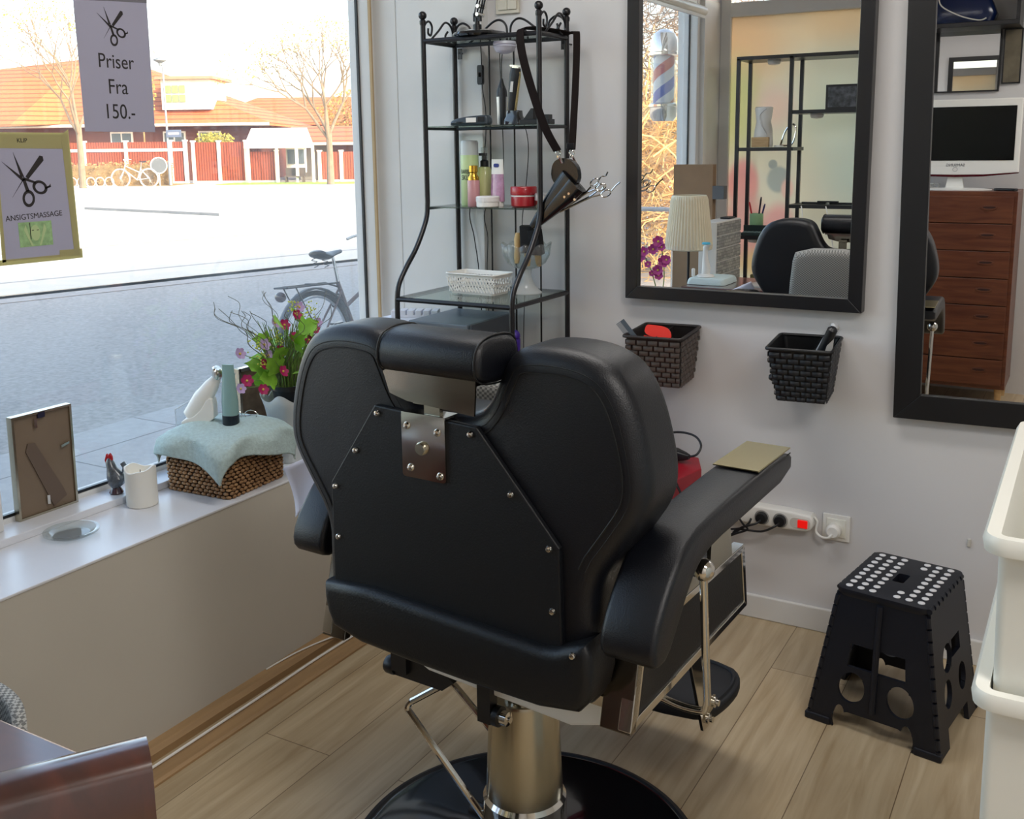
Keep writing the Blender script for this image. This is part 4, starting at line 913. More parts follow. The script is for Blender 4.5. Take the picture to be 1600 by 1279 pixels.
holesF = [('c', .30, .33, .115, .115), ('c', .72, .33, .115, .115), ('r', .5, .57, .27, .09), ('r', .5, .045, .27, .09), ('c', .23, .08, .05, .10), ('c', .77, .08, .05, .10)]
holesS = [('c', .30, .36, .10, .10), ('c', .70, .36, .10, .10), ('c', .35, .60, .12, .10), ('r', .6, .62, .12, .06), ('r', .5, .045, .27, .09)]
obj_f = panel_with_holes([(FX0, FY0, .0), (FX1, FY0, .0), (.105, -.135, .365), (-.112, -.135, .365)], holesF, .010, 'front_panel', t)
panel_with_holes([(FX0, FY1, .0), (FX1, FY1, .0), (.105, .142, .365), (-.112, .142, .365)], holesF, .010, 'rear_panel', t)
panel_with_holes([(FX1, FY0, .0), (FX1, FY1, .0), (.108, .14, .368), (.108, -.134, .368)], holesS, .012, 'side_panel', t)
panel_with_holes([(FX0, FY0, .0), (FX0, FY1, .0), (-.114, .14, .368), (-.114, -.134, .368)], holesS, .012, 'side_panel', t)
for xx, yy, tx, ty in ((FX0, FY0, -.114, -.136), (FX1, FY0, .108, -.136), (FX0, FY1, -.114, .142), (FX1, FY1, .108, .142)):
    h_ = MB(); 
    for k in range(12):
        a = k/12; b_ = (k+.82)/12
        p = Vector((xx+(tx-xx)*a, yy+(ty-yy)*a, a*.365)); q = Vector((xx+(tx-xx)*b_, yy+(ty-yy)*b_, b_*.365)); h_.tube([p, q], .0075, 10)
    obj('corner_hinge', h_, stoolm, t)
for yy in (-.154, .174): obj('centre_fold', MB().tube([(-.010, yy, .07), (-.006, yy*.93, .36)], .008, 10), stoolm, t)
for x, y in ((FX0, FY0), (FX1, FY0), (FX0, FY1), (FX1, FY1)): obj('foot', MB().box((x-.008 if x < 0 else x-.06, y-.009, 0), (x+.06 if x < 0 else x+.008, y+.009, .02)), stoolm, t, bevel=.004)

# white bins, stacked, at the right edge
def bin_(label, x, y, z0, z1, W_, L_, lipw=.012):
    t = thing('storage_bin', label, 'bin', (x, y, z0)); H_ = z1-z0
    t0 = rrect(0, 0, W_, L_, .022, 6); b0 = [(W_*.5+(p[0]-W_*.5)*.965, L_*.5+(p[1]-L_*.5)*.965) for p in inset(t0, .012)]
    t0i = inset(t0, .012)
    def rg(q, z): return [(p[0], p[1], z) for p in q]
    mb = MB().loft([rg(b0, .0), rg([ipol(p, q, .97) for p, q in zip(b0, t0i)], H_-.012), rg(inset(t0, .0095), H_-.014), rg(inset(t0, -.002), H_-.019), rg(inset(t0, -.004), H_-.008), rg(t0, H_), rg(inset(t0, .014), H_-.001),
                    rg([ipol(p, q, .95) for p, q in zip(inset(b0, .003), inset(t0i, .004))], H_*.95), rg(inset(b0, .003), .004)], caps=True)
    obj('bin_body', mb, cream, t, sharp=50); return t
bin_('tall white plastic bin under the other, cut off by the frame edge', -.080, 1.125, .0, .918, .42, .57)
bin_('upper white plastic bin nested in the taller one beside the stool', -.080, 1.135, .84, 1.09, .372, .532, .008)
t = thing('dark_bag', 'dark thing lying inside the upper white bin', 'bag', (.14, 1.40, .89))
obj('bag_body', MB().ball((.0, 0, .09), .12, 20, (.9, 1.4, .65)), mat('dark_cloth', '15161a', .9, bump=.6, bscale=60), t)

# ================================================================== ON THE WINDOWSILL
SZ, LZ = .562, .582
mdf = mat('mdf_back', '7b6a58', .75, var=.05, scale=10)
t = lab('framed_photo', 'silver-edged photo frame seen from its brown back, standing at the left end of the sill', 'picture frame', (-2.335, 1.603, LZ), ry=R(1))
fb = MB(); o_ = [(-.086, 0), (.086, 0), (.086, .272), (-.086, .272)]; i_ = inset(o_, .006)
for k in range(4): fb.prism([o_[k], o_[(k+1) % 4], i_[(k+1) % 4], i_[k]], -.008, .012, 'YZ')
obj('frame_edge', fb, steel, t)
obj('backing_board', MB().prism(i_, .0, .006, 'YZ'), mdf, t)
obj('easel_leg', MB().prism([(-.045, .195), (-.052, .175), (.015, .012), (.055, .03), (.045, .055), (-.025, .192)], .006, .010, 'YZ'), mat('mdf_dark', '66564a', .75), t)
for y, z, a in ((-.02, .245, 0), (.06, .165, 1), (.0, .035, 2)):
    obj('metal_clip', MB().prism([(y-.012, z-.004), (y+.012, z+.002), (y+.012, z+.008), (y-.012, z+.003)] if a == 1 else [(y-.004, z-.012), (y+.004, z-.014), (y+.004, z+.01), (y-.004, z+.012)], .008, .012, 'YZ'), chrome, t)
obj('hanger_tab', MB().box((.006, -.012, .255), (.012, .008, .270)), mat('navy_tab', '1e1c3a', .5), t)
t = lab('rooster_figurine', 'small rooster figurine with a red comb on the window ledge', 'figurine', (-2.29, 1.785, LZ), R(20))
rb_ = mat('rooster_glaze', '4c5158', .25, var=.5, scale=90, coat=.6)
obj('rooster_body', MB().loft([[(cx+rx*math.cos(a*PI/8), ry*math.sin(a*PI/8), z) for a in range(16)] for z, cx, rx, ry in ((.018, 0, .013, .013), (.028, .002, .022, .020), (.045, .004, .027, .023), (.058, .0, .023, .019), (.072, -.008, .014, .013), (.086, -.012, .012, .012), (.096, -.013, .008, .007), (.102, -.013, .003, .003))]), rb_, t)
obj('tail', MB().loft([[(x+a*.004, b_*.008, z+a*.003) for a, b_ in rrect(-1, -1, 1, 1, .8)] for x, z in ((.012, .05), (.026, .062), (.030, .078), (.024, .088))]), rb_, t)
obj('base', MB().lathe([(.017, 0), (.019, .004), (.014, .014), (.010, .02)], (0, 0, 0), 24), mat('dark_plum', '3b1c28', .25, coat=.5), t)
obj('comb', MB().prism([(-.026, .094), (-.020, .112), (-.014, .106), (-.010, .114), (-.004, .104), (-.004, .094), (-.014, .088), (-.020, .080), (-.024, .086)], -.004, .004, 'XZ'), mat('rooster_red', 'b0141e', .3), t, bevel=.001)
obj('beak', MB().lathe([(.003, 0), (.0, .008)], (-.020, 0, .092), 8, 'X', M=Matrix.Diagonal((-1, 1, 1))), gold, t)
wax = mat('white_wax', 'eceae2', .5, sss=.5)
t = lab('pillar_candle', 'fat white pillar candle with a wavy melted rim on the sill', 'candle', (-2.20, 1.795, SZ))
cr_ = []
N_ = 48
for z, rr_ in ((0, .038), (.003, .041), (.09, .041)): cr_.append([(rr_*math.cos(2*PI*j/N_), rr_*math.sin(2*PI*j/N_), z) for j in range(N_)])
wave = lambda j: .104+.006*math.sin(2*PI*j/N_*2+1.0)+.002*math.sin(2*PI*j/N_*5)
cr_.append([(.041*math.cos(2*PI*j/N_), .041*math.sin(2*PI*j/N_), wave(j)) for j in range(N_)])
cr_.append([(.036*math.cos(2*PI*j/N_), .036*math.sin(2*PI*j/N_), wave(j)) for j in range(N_)])
cr_.append([(.032*math.cos(2*PI*j/N_), .032*math.sin(2*PI*j/N_), .085) for j in range(N_)])
obj('candle_body', MB().loft(cr_), wax, t)
obj('wick', MB().lathe([(.0015, .08), (.001, .098)], (0, 0, 0), 8), blkp, t)
t = lab('glass_dish', 'round clear glass dish lying on the sill near its left end', 'dish', (-2.178, 1.556, SZ))
obj('dish', MB().lathe([(.001, 0), (.045, 0), (.052, .004), (.066, .010), (.066, .014), (.060, .0145), (.050, .009), (.043, .004), (.001, .004)], (0, 0, 0), 56, caps=False), clearg, t)
# wicker basket with draped towel
wk = wood('water_hyacinth', '7a5634', 'b48d62', (30, 30, 30), .5, 2)
wkd = mat('wicker_core', '3a2615', .8)
t = lab('wicker_basket', 'square brown wicker basket under the pale towel on the sill', 'basket', (-2.131, 2.038, SZ), R(3))
bh = .148
def wring(z, e): w_ = .115+.004*(z/bh)+e; return rrect(-w_, -w_-.003, w_, w_+.003, .018+e, 4)
obj('basket_core', MB().loft([[(x, y, z) for x, y in wring(z, -.006)] for z in (0.0, bh)]), wkd, t)
wm = MB(); rows = 14
for i in range(rows):
    z = (i+.5)*bh/rows; ring = wring(z, -.002)
    per = []
    for k in range(len(ring)):
        a, b_ = Vector(ring[k]), Vector(ring[(k+1) % len(ring)]); per.append((a, b_, (b_-a).length))
    tot = sum(p[2] for p in per); nb = 50
    for j in range(nb):
        s_ = (j+(.5 if i % 2 else 0)+random.uniform(-.12, .12))/nb*tot % tot
        for a, b_, L2 in per:
            if s_ <= L2 and L2 > 0: break
            s_ -= L2
        p = a+(b_-a)*(s_/max(L2, 1e-6)); d2 = (b_-a).normalized(); ang = math.atan2(d2.y, d2.x)
        wm.ball((p.x, p.y, z), .0092, 8, (.95, .5, .56*random.uniform(.85, 1.1)), M=Matrix.Rotation(ang, 3, 'Z') @ Matrix.Rotation(random.uniform(-.15, .15), 3, 'Y'))
obj('weave', wm, wk, t, sharp=80)
tw_m = mat('sage_towel', 'b3c8c8', .95, bump=1.0, bscale=260, var=.10, scale=120)
t = lab('towel', 'pale blue-green terry towel draped over the wicker basket', 'towel', (-2.131, 2.045, .742))
ca, sa = math.cos(R(-10)), math.sin(R(-10)); BX = .122
def drape(u_, v_):
    x0, y0 = (u_-.5)*.355, (v_-.5)*.385; x = ca*x0-sa*y0+.012; y = sa*x0+ca*y0+.0
    qx, qy = max(-BX, min(BX, x)), max(-BX, min(BX, y)); dx, dy = x-qx, y-qy; d_ = math.hypot(dx, dy)
    dome = -.022*((qx/BX)**4+(qy/BX)**4)*.7 + .006*math.sin(qx*30)*math.sin(qy*25)
    if d_ < 1e-6: return (qx, qy, dome)
    ux, uy = dx/d_, dy/d_
    fl = .010+.012*math.sin(6*math.atan2(y, x)+1)+.06*d_
    out_ = min(d_, .012)+max(0, fl)*min(1, d_/.03)
    px = qx+ux*out_; py = qy+uy*out_
    return (px, py, dome-max(0, d_-.006)*.97)
tow = obj('towel_cloth', MB().grid(drape, 70, 70), tw_m, t); so = tow.modifiers.new('s', 'SOLIDIFY'); so.thickness = .0035; so.offset = 1
hem = mat('towel_hem', 'bccbca', .9)
edge = [drape(i/50, .012) for i in range(51)]+[drape(.988, i/50) for i in range(51)]+[drape(1-i/50, .988) for i in range(51)]+[drape(.012, 1-i/50) for i in range(51)]
obj('towel_hem', MB().tube(edge, .0026, 6, False), hem, t)
t = lab('electric_shaver', 'white electric facial shaver leaning on its base on the towel', 'shaver', (-2.195, 2.01, .738), R(30)); t.scale = (1.3, 1.3, 1.3)
obj('charging_base', MB().prism(smooth2([(-.036, 0), (.036, 0), (.036, .055), (.026, .062), (.0, .022), (-.036, .010)], 1), -.018, .018, 'XZ'), white, t, bevel=.003)
MS = Matrix.Rotation(R(36), 3, 'Y')
def sec(z, a, b_, cx=0): return [MS @ Vector((cx+a*p, b_*q, z)) + Vector((-.022, 0, .012)) for p, q in rrect(-1, -1, 1, 1, .9, 4)]
obj('shaver_body', MB().loft([sec(.0, .010, .010), sec(.006, .018, .017), sec(.05, .021, .019), sec(.09, .016, .015), sec(.11, .010, .012)]), white, t)
obj('shaver_head', MB().loft([sec(.108, .009, .011), sec(.118, .012, .018, -.004), sec(.126, .012, .019, -.008), sec(.130, .008, .015, -.010)]), chrome, t)
obj('power_button', MB().ball(MS @ Vector((-.017, 0, .055))+Vector((-.022, 0, .012)), .009, 14, (.5, .8, 1.3), M=MS), silv, t)
TUBES = 1.15
tealm = mat('muted_teal', '7fa3a2', .35, coat=.3)
t = lab('cream_tube', 'muted teal cream tube standing on its dark cap on the towel', 'tube', (-2.098, 2.035, .738), R(20))
obj('cap', MB().lathe([(.022, 0), (.0235, .002), (.0235, .030), (.021, .032)], (0, 0, 0), 30), mat('navy_cap', '0e1b26', .3), t)
def tb2(z, w_, d_): return [(w_*a, d_*b_, z) for a, b_ in rrect(-1, -1, 1, 1, .95, 5)]
obj('tube_body', MB().loft([tb2(.027, .0225, .0225), tb2(.07, .0235, .018), tb2(.12, .020, .010), tb2(.158, .0185, .003), tb2(.175, .0175, .0012)]), tealm, t)
t = lab('eyeglasses', 'folded pair of glasses lying behind the teal tube on the towel', 'glasses', (-2.10, 2.085, .742), R(30))
g_ = MB()
for dx in (-.022, .022): g_.tube([(dx+.018*math.cos(a*PI/10), .0, .014+.013*math.sin(a*PI/10)) for a in range(21)], .0012, 6, False)
g_.tube([(-.04, 0, .018), (-.042, .01, .012), (.03, .014, .006)], .0012, 6).tube([(.04, 0, .018), (.042, .008, .012), (-.03, .010, .006)], .0012, 6)
obj('wire_frame', g_, chrome, t)
# acrylic stand and second frame behind
t = lab('acrylic_sign_holder', 'empty clear acrylic sign holder leaning against the glass behind the towel', 'sign holder', (-2.315, 2.14, LZ), R(10), ry=R(4))
obj('acrylic_sheet', MB().prism([(-.13, 0), (.10, 0), (.14, .235), (-.15, .19)], -.002, .002, 'YZ'), acryl, t)
obj('acrylic_edge', MB().tube([(0, -.13, .004), (0, .10, .004), (0, .14, .235), (0, -.15, .19), (0, -.13, .004)], .0022, 6, False), mat('acrylic_edge', 'd9dfe6', .2, alpha=.7), t)
t = lab('framed_photo', 'speckled brown-backed frame standing behind the flower pot', 'picture frame', (-2.325, 2.43, LZ))
obj('backing_board', MB().box((-.004, -.13, 0), (.004, .16, .235)), mat('speckled_brown', '6d5a48', .8, var=.35, scale=25), t)
obj('frame_edge', MB().box((-.010, -.135, .235), (.010, .165, .246)).box((-.010, -.14, 0), (.010, -.13, .246)).box((-.010, .16, 0), (.010, .17, .246)), steel, t)
# vase, pot and flowers
VX, VY = -2.125, 2.30
t = lab('frosted_vase', 'wavy-rimmed frosted glass vase holding the black plant pot', 'vase', (VX, VY, SZ))
vr = []
NV_ = 80
for z, rr_, wv_ in ((0, .045, 0), (.002, .056, 0), (.05, .058, .0), (.12, .060, .002), (.17, .068, .004), (.205, .078, .006)):
    vr.append([((rr_+wv_*math.sin(5*2*PI*j/NV_))*math.cos(2*PI*j/NV_), (rr_+wv_*math.sin(5*2*PI*j/NV_))*math.sin(2*PI*j/NV_), z+(wv_*2*math.sin(5*2*PI*j/NV_+1))) for j in range(NV_)])
mb = MB().loft(vr, caps=False); mb.f.append(tuple(range(NV_))); mb.s.append(False)
v_ = obj('vase_body', mb, frostv, t); so = v_.modifiers.new('s', 'SOLIDIFY'); so.thickness = .003
t = lab('potted_flowers', 'artificial pink and lilac flowers with curly grass in a black pot', 'flowers', (VX, VY, SZ+.16))
obj('pot', MB().lathe([(.036, 0), (.037, .003), (.046, .062), (.052, .064), (.053, .078), (.049, .078), (.046, .068), (.0, .066)], (0, 0, 0), 36), blkp, t)
green = mat('leaf_green', '83b83a', .5, sss=.2, var=.2, scale=40); stemg = mat('stem_green', '66843a', .6, var=.2, scale=50); wirem = mat('curly_stem', '5c5a45', .6)
random.seed(11)
sm_ = MB(); tips = []
for k in range(95):
    a = random.uniform(0, 2*PI); r1 = random.uniform(.0, .035); lean = random.uniform(.01, .085)*(1.3 if k % 3 == 0 else .8); h_ = random.uniform(.09, .22)
    a2 = a+random.uniform(-.5, .5); b0 = Vector((r1*math.cos(a), r1*math.sin(a), .066))
    p2 = b0+Vector((lean*.3*math.cos(a2), lean*.3*math.sin(a2), h_*.5)); p3 = b0+Vector((lean*math.cos(a2), lean*math.sin(a2), h_))
    sm_.tube(spline([b0, p2, p3], 4), [.0013]*8+[.0006], 5); tips.append(p3)
obj('grass_stems', sm_, stemg, t)['kind'] = 'stuff'
cm = MB()
for k in range(18):
    a = random.uniform(0, 2*PI); b0 = Vector((.02*math.cos(a), .02*math.sin(a), .066)); pts = [b0]; dirv = Vector((math.cos(a)*.35, math.sin(a)*.35, 1))
    for q in range(16):
        w2 = Vector((math.sin(q*1.3+k), math.cos(q*1.1+k*2), 0))*.011*(q/10)
        pts.append(b0+dirv*(.018*q)+w2*1.0+Vector((math.cos(a), math.sin(a), 0))*(.0005*q*q))
    cm.tube(spline(pts, 3), .0009, 5)
obj('curly_twigs', cm, wirem, t)['kind'] = 'stuff'
def leafshape(c, nrm_dir, L, W_, facing=(0, 0, 1)):
    c = Vector(c); d2 = Vector(nrm_dir).normalized(); s2 = d2.cross(Vector(facing)).normalized(); up2 = s2.cross(d2)
    mb = MB()
    def P(u_, v_):
        w_ = W_*math.sin(PI*min(1, u_*1.02)**.7)*(1+.25*math.cos(u_*18)); return c+d2*(L*u_)+s2*((v_-.5)*2*w_)+up2*(-.25*L*u_*u_+.12*W_*abs(v_-.5)*2)
    return mb.grid(P, 10, 4)
for k, (a, z, L) in enumerate(((200, .15, .06), (240, .13, .065), (300, .17, .05), (160, .19, .045), (20, .16, .06), (330, .22, .05), (80, .20, .055), (120, .15, .05), (275, .10, .06), (45, .24, .05), (350, .12, .06), (260, .21, .055), (290, .13, .07), (10, .25, .05), (-60, .27, .045), (95, .27, .05), (60, .12, .07), (-20, .2, .06), (230, .09, .05))):
    dv = (math.cos(R(a)), math.sin(R(a)), .25); obj('leaf', leafshape((dv[0]*.05, dv[1]*.05, z), (dv[0], dv[1], .25+.5*((k*7) % 5)/5), L*1.2, .030, (.7+.2*math.sin(k*3), -.5+.4*math.cos(k*5), .5)), green, t)
magenta = mat('magenta_petal', 'a3155a', .6); lilacp = mat('lilac_petal', 'b7a0cf', .6); yel = mat('yellow_green_bloom', 'c6cf52', .6)
def flower(c, m, rr_, nrm_):
    c = Vector(c); nn = Vector(nrm_).normalized(); a_ = nn.orthogonal().normalized(); b_ = nn.cross(a_); mb = MB()
    for k in range(6):
        an = 2*PI*k/6; d2 = a_*math.cos(an)+b_*math.sin(an); s2 = nn.cross(d2)
        def P(u_, v_): return c+d2*(rr_*u_)+s2*((v_-.5)*rr_*.95*math.sin(PI*(.12+.75*u_)))+nn*(rr_*.35*u_*u_)
        mb.grid(P, 4, 3)
    o = obj('flower', mb, m, t); obj('flower_centre', MB().ball(c+nn*.002, rr_*.22, 8), mat('stamen', 'd8c25a', .6), o); return o
fl = [((-.02, -.148, .115), magenta, .019), ((.01, -.115, .085), magenta, .017), ((.0, -.09, .155), magenta, .018), ((.02, -.045, .19), magenta, .017), ((.0, .0, .26), magenta, .018), ((.01, .045, .285), magenta, .017),
      ((.03, .10, .235), magenta, .018), ((.03, .13, .20), magenta, .017), ((.05, -.07, .135), magenta, .018), ((.05, -.02, .23), magenta, .017), ((.05, .05, .21), magenta, .016), ((-.02, -.17, .20), lilacp, .018), ((.0, -.09, .215), lilacp, .019), ((-.01, -.185, .10), lilacp, .016), ((.0, -.075, .18), lilacp, .016), ((-.01, -.03, .27), lilacp, .017), ((.0, .07, .305), lilacp, .018), ((.02, .13, .25), lilacp, .015)]
ls = MB()
for c, m, rr_ in fl:
    flower(c, m, rr_, Vector((.75, -.45+.5*random.random(), .35))); ls.tube(spline([(0, 0, .066), (c[0]*.3, c[1]*.35, .066+(c[2]-.066)*.6), c], 5), .0011, 5)
obj('flower_stems', ls, stemg, t)
ym = MB()
for c in ((0, -.12, .22), (.01, -.06, .24), (.01, .04, .315), (.01, .09, .28), (.02, .10, .30), (0, -.10, .17), (.0, -.02, .22)):
    for q in range(22): ym.ball(Vector(c)+Vector((random.gauss(0, .008), random.gauss(0, .012), random.gauss(0, .012))), .0026, 6)
obj('filler_blooms', ym, yel, t)['kind'] = 'stuff'

# ---- posters on the glass
pap = paper('poster_paper', 'c4c0cc', .38); ink = mat('poster_ink', '26201f', .6); ptape = paper('yellow_tape', 'd6cf9c', .45)
def face(x, y, z, rot=0): # text frame facing +X
    return Matrix.Translation((x, y, z)) @ Matrix.Rotation(PI/2, 4, 'Z') @ Matrix.Rotation(PI/2, 4, 'X') @ Matrix.Rotation(R(rot), 4, 'Z')
def scissors_logo(parent, cy, cz, s_, x=.0012, rot=0):
    sc = MB(); M2 = Matrix.Rotation(R(rot), 2)
    def T(p): q = M2 @ Vector(p); return (cy+q.x*s_, cz+q.y*s_)
    def pol(ps): sc.prism([T(p) for p in ps], x, x+.0006, 'YZ')
    def ringp(c, r1, r2, k=28, e=1.25, an=0):
        for j in range(k):
            a, b_ = 2*PI*j/k, 2*PI*(j+1)/k
            def E_(rr_, t_): p = Matrix.Rotation(an, 2) @ Vector((rr_*math.cos(t_), rr_*e*math.sin(t_))); return (c[0]+p.x, c[1]+p.y)
            pol([E_(r1, a), E_(r2, a), E_(r2, b_), E_(r1, b_)])
    pol([(-1.0, .55), (.10, -.12), (-.02, -.22)]); pol([(-.48, 1.0), (.06, -.02), (-.12, -.02)]); pol([(-.50, -.95), (.06, -.10), (-.04, -.18)])
    pol([(-.04, -.12), (.10, -.10), (.32, -.62), (.16, -.66)]); pol([(0, -.02), (.06, -.16), (.62, -.28), (.60, -.18)])
    ringp((.28, -.95), .19, .30); ringp((.83, -.42), .19, .30, an=1.3); pol([(1.1, -.40), (1.38, -.36), (1.34, -.22), (1.3, -.3), (1.1, -.48)])
    pol([(.12, .0), (.26, -.10), (1.0, .78), (.96, .96), (.80, .98)])
    o = obj('scissors_print', sc, ink, parent); return o
def poster_quad(mb, c4, x): mb.v += [Vector((x, y, z)) for y, z in c4]
t = lab('price_poster', 'grey paper price poster taped inside the window reading Priser Fra 150', 'poster', (GX+.006, 1.944, 1.558), rx=0)
obj('poster_sheet', MB().prism([(-.118, .0), (.114, .0), (.117, .385), (-.122, .385)], .0, .0008, 'YZ'), pap, t)
obj('top_strip', MB().prism([(-.122, .335), (.117, .352), (.117, .37), (-.122, .355)], .0009, .0014, 'YZ'), mat('grey_tape', '77757d', .6), t)
scissors_logo(t, -.012, .283, .042, .0009, rot=-4)
for s_, z, sz in (('Priser', .185, .054), ('Fra', .118, .056), ('150.-', .052, .056)):
    text('lettering', s_, sz, ink, t, face(.0009, -.002, z), sx=.92)
t = lab('massage_poster', 'paper poster edged in yellow tape reading KLIP and ANSIGTSMASSAGE at the left window edge', 'poster', (GX+.006, 1.667, 1.238))
obj('poster_sheet', MB().prism([(-.11, .002), (.108, -.004), (.104, .312), (-.104, .312)], .0, .0008, 'YZ'), pap, t)
obj('tape_border', MB().prism([(-.104, .278), (.104, .275), (.104, .316), (-.104, .316)], .0009, .0013, 'YZ').prism([(.094, .0), (.112, -.006), (.107, .325), (.084, .31)], .0014, .0018, 'YZ').prism([(.05, -.010), (.118, -.010), (.118, .014), (.05, .016)], .0018, .0022, 'YZ').prism([(-.12, -.008), (.05, -.010), (.05, .004), (-.12, .006)], .0014, .0018, 'YZ').prism([(-.112, .0), (-.102, .0), (-.098, .32), (-.106, .32)], .0014, .0018, 'YZ'), ptape, t)
scissors_logo(t, -.034, .208, .057, .0009, rot=-6)
text('lettering', 'KLIP', .015, ink, t, face(.0016, -.028, .296)); text('lettering', 'ANSIGTSMASSAGE', .0195, ink, t, face(.0009, -.012, .108, 2))
pg = MB().prism([(-.060, .032), (.034, .032), (.034, .094), (-.060, .094)], .0009, .0012, 'YZ')
pic = obj('printed_picture', pg, mat('print_green', '9cc08a', .6, var=.25, scale=60), t)
fa = MB().prism([(.013*math.cos(a*PI/12)-.014, .066+.02*math.sin(a*PI/12)) for a in range(24)], .0013, .0015, 'YZ')
for s2 in (-1, 1): fa.prism([(s2*.008-.014, .034), (s2*.014-.014, .034), (s2*.032-.014, .075), (s2*.026-.014, .088), (s2*.016-.014, .052)], .0013, .0016, 'YZ')
obj('face_print', fa, mat('print_pale', 'bcd19a', .6), pic)
obj('brow_print', MB().box((.0017, -.024, .072), (.0018, -.018, .0735)).box((.0017, -.010, .072), (.0018, -.004, .0735)).box((.0017, -.029, .05), (.0018, -.027, .092)), ink, pic)

# ================================================================== DESK CORNER, GREY CHAIR, FLOOR CABLES
t = lab('desk', 'dark polished wood desk whose corner fills the lower left of the photo', 'desk', (-1.5, .5, 0))
dsk = [(-1.985, .762), (-1.06, .762), (-.985, .762), (-1.33, .245), (-1.985, .245)]
obj('desktop', MB().prism([(x+1.5, y-.5) for x, y in dsk], .715, .742, 'XY'), mahog, t, bevel=.004)
def off(p, q, w_): d2 = Vector((q[0]-p[0], q[1]-p[1])).normalized(); return Vector((d2.y, -d2.x))*w_
A2, B2 = Vector((-.985+1.5, .785-.5)), Vector((-1.345+1.5, .245-.5)); dn = (B2-A2).normalized(); nn2 = Vector((-dn.y, dn.x))
if nn2.x < 0: nn2 = -nn2
lipq = [(-.050, .30), (.020, .30), (.022, .740), (.012, .757), (-.010, .765), (-.040, .764), (-.050, .752)]
obj('raised_edge', MB().loft([[(c.x+nn2.x*a, c.y+nn2.y*a, z) for a, z in smooth2(lipq, 1)] for c in (A2, A2+dn*.01, B2-dn*.01, B2)]), mahog, t)
for x, y in ((-1.07, .70), (-1.93, .70), (-1.93, .28), (-1.34, .28)): obj('leg', MB().box((x-.03+1.5, y-.03-.5, 0), (x+.03+1.5, y+.03-.5, .715)), mahog, t, bevel=.003)
obj('apron', MB().prism([(-1.95+1.5, .74-.5), (-1.03+1.5, .74-.5), (-1.35+1.5, .26-.5), (-1.95+1.5, .26-.5)], .60, .715, 'XY'), mahog, t)
t = lab('woven_chair', 'grey patterned chair back peeking over the wooden desk corner', 'chair', (-1.50, .83, 0), R(177))
def shell(u_, v_):
    x = (u_-.5)*.42; z = .40+.262*v_; e = 1-min(1, ((abs(u_-.5)*2)**6+(v_)**8*.5)); 
    return (x*(1-.12*v_**4*abs(u_-.5)*2), -.05-.03*v_+.07*(abs(u_-.5)*2)**2, z-.05*(abs(u_-.5)*2)**5*v_)
sh = obj('backrest', MB().grid(shell, 28, 20), gp, t); so = sh.modifiers.new('s', 'SOLIDIFY'); so.thickness = .02
obj('seat', MB().loft(pillow(rrect(-.21, -.04, .21, .30, .05), .38, .43, .015, .015, 3, 'XY')), gp, t)
for x, y in ((-.18, -.02), (.18, -.02), (-.18, .25), (.18, .25)): obj('leg', MB().tube([(x*.8, y, .39), (x, y*1.05, 0)], .012, 10), blk, t)
t = lab('floor_cable', 'white cable lying along the wooden skirting under the window', 'cable', (-1.92, 2.0, .014))
rw('wire', MB().tube(spline([(-1.920, .2, .0165), (-1.921, 1.0, .0165), (-1.919, 1.526, .0165), (-1.92, 1.9, .0165), (-1.924, 2.15, .0165), (-1.92, 2.35, .0165), (-1.925, 2.6, .0165), (-1.92, 2.95, .0165)], 6), .0038, 8), white, t)
t = lab('floor_cable', 'thinner white cable curving away from the skirting behind the chair', 'cable', (-1.95, 2.3, .03))
rw('wire', MB().tube(spline([(-1.985, 2.0, .036), (-1.975, 2.12, .037), (-1.955, 2.25, .03), (-1.93, 2.36, .018), (-1.91, 2.46, .006), (-1.91, 2.7, .005)], 6), .0024, 8), white, t)
t = lab('plastic_bag', 'whitish translucent bag lying on the floor by the window wall behind the chair', 'bag', (-1.92, 2.50, .035))
obj('bag_body', MB().ball((0, 0, .05), .055, 18, (.9, 1.5, 1)), mat('cloudy_plastic', 'bdb8ae', .3, bump=1, bscale=30), t)

# ================================================================== SEEN IN THE MIRRORS: THE OTHER SIDE OF THE SHOP
# chest of drawers
t = lab('chest_of_drawers', 'reddish teak chest with seven drawers reflected in the tall mirror', 'chest of drawers', (-.745, -.42, 0))
obj('chest_body', MB().box((-.345, -.21, .11), (.345, .195, 1.235)), teak, t, bevel=.003)
for x, y in ((-.31, -.17), (.31, -.17), (-.31, .16), (.31, .16)): obj('leg', MB().lathe([(.014, 0), (.022, .11)], (x, y, 0), 16), pale_wood, t)
hdl = mat('recess_shade', '2c0f09', .7)  # dark colour of flat plates that paint the shade in the finger recesses
for k in range(7):
    z0 = .135+k*.154
    dr = obj('drawer', MB().box((-.325, .193, z0), (.325, .212, z0+.148)), teak, t, bevel=.0015)
    for x in (-.205, .205):
        obj('drawer_handle', MB().prism(smooth2([(x-.046, z0+.098), (x+.046, z0+.098), (x+.034, z0+.074), (x-.034, z0+.074)], 1), .211, .216, 'XZ'), teak, dr, bevel=.001)
        obj('handle_recess_shade', MB().prism(smooth2([(x-.038, z0+.093), (x+.038, z0+.093), (x+.026, z0+.082), (x-.026, z0+.082)], 1), .2158, .2165, 'XZ'), hdl, dr)
t = lab('television', 'white-framed flat television on the chest, reflected in the tall mirror', 'television', (-.745, -.34, 1.236))
tvw = MB(); o_ = rrect(-.33, .115, .33, .515, .012); i_ = [(-.30, .167), (.30, .167), (.30, .468), (-.30, .468)]
fr2 = MB().prism([(-.33, .10), (-.15, .082), (.0, .078), (.15, .082), (.33, .10), (.33, .512), (-.33, .512)], -.045, .0, 'XZ')
obj('tv_housing', fr2, white, t, bevel=.006)
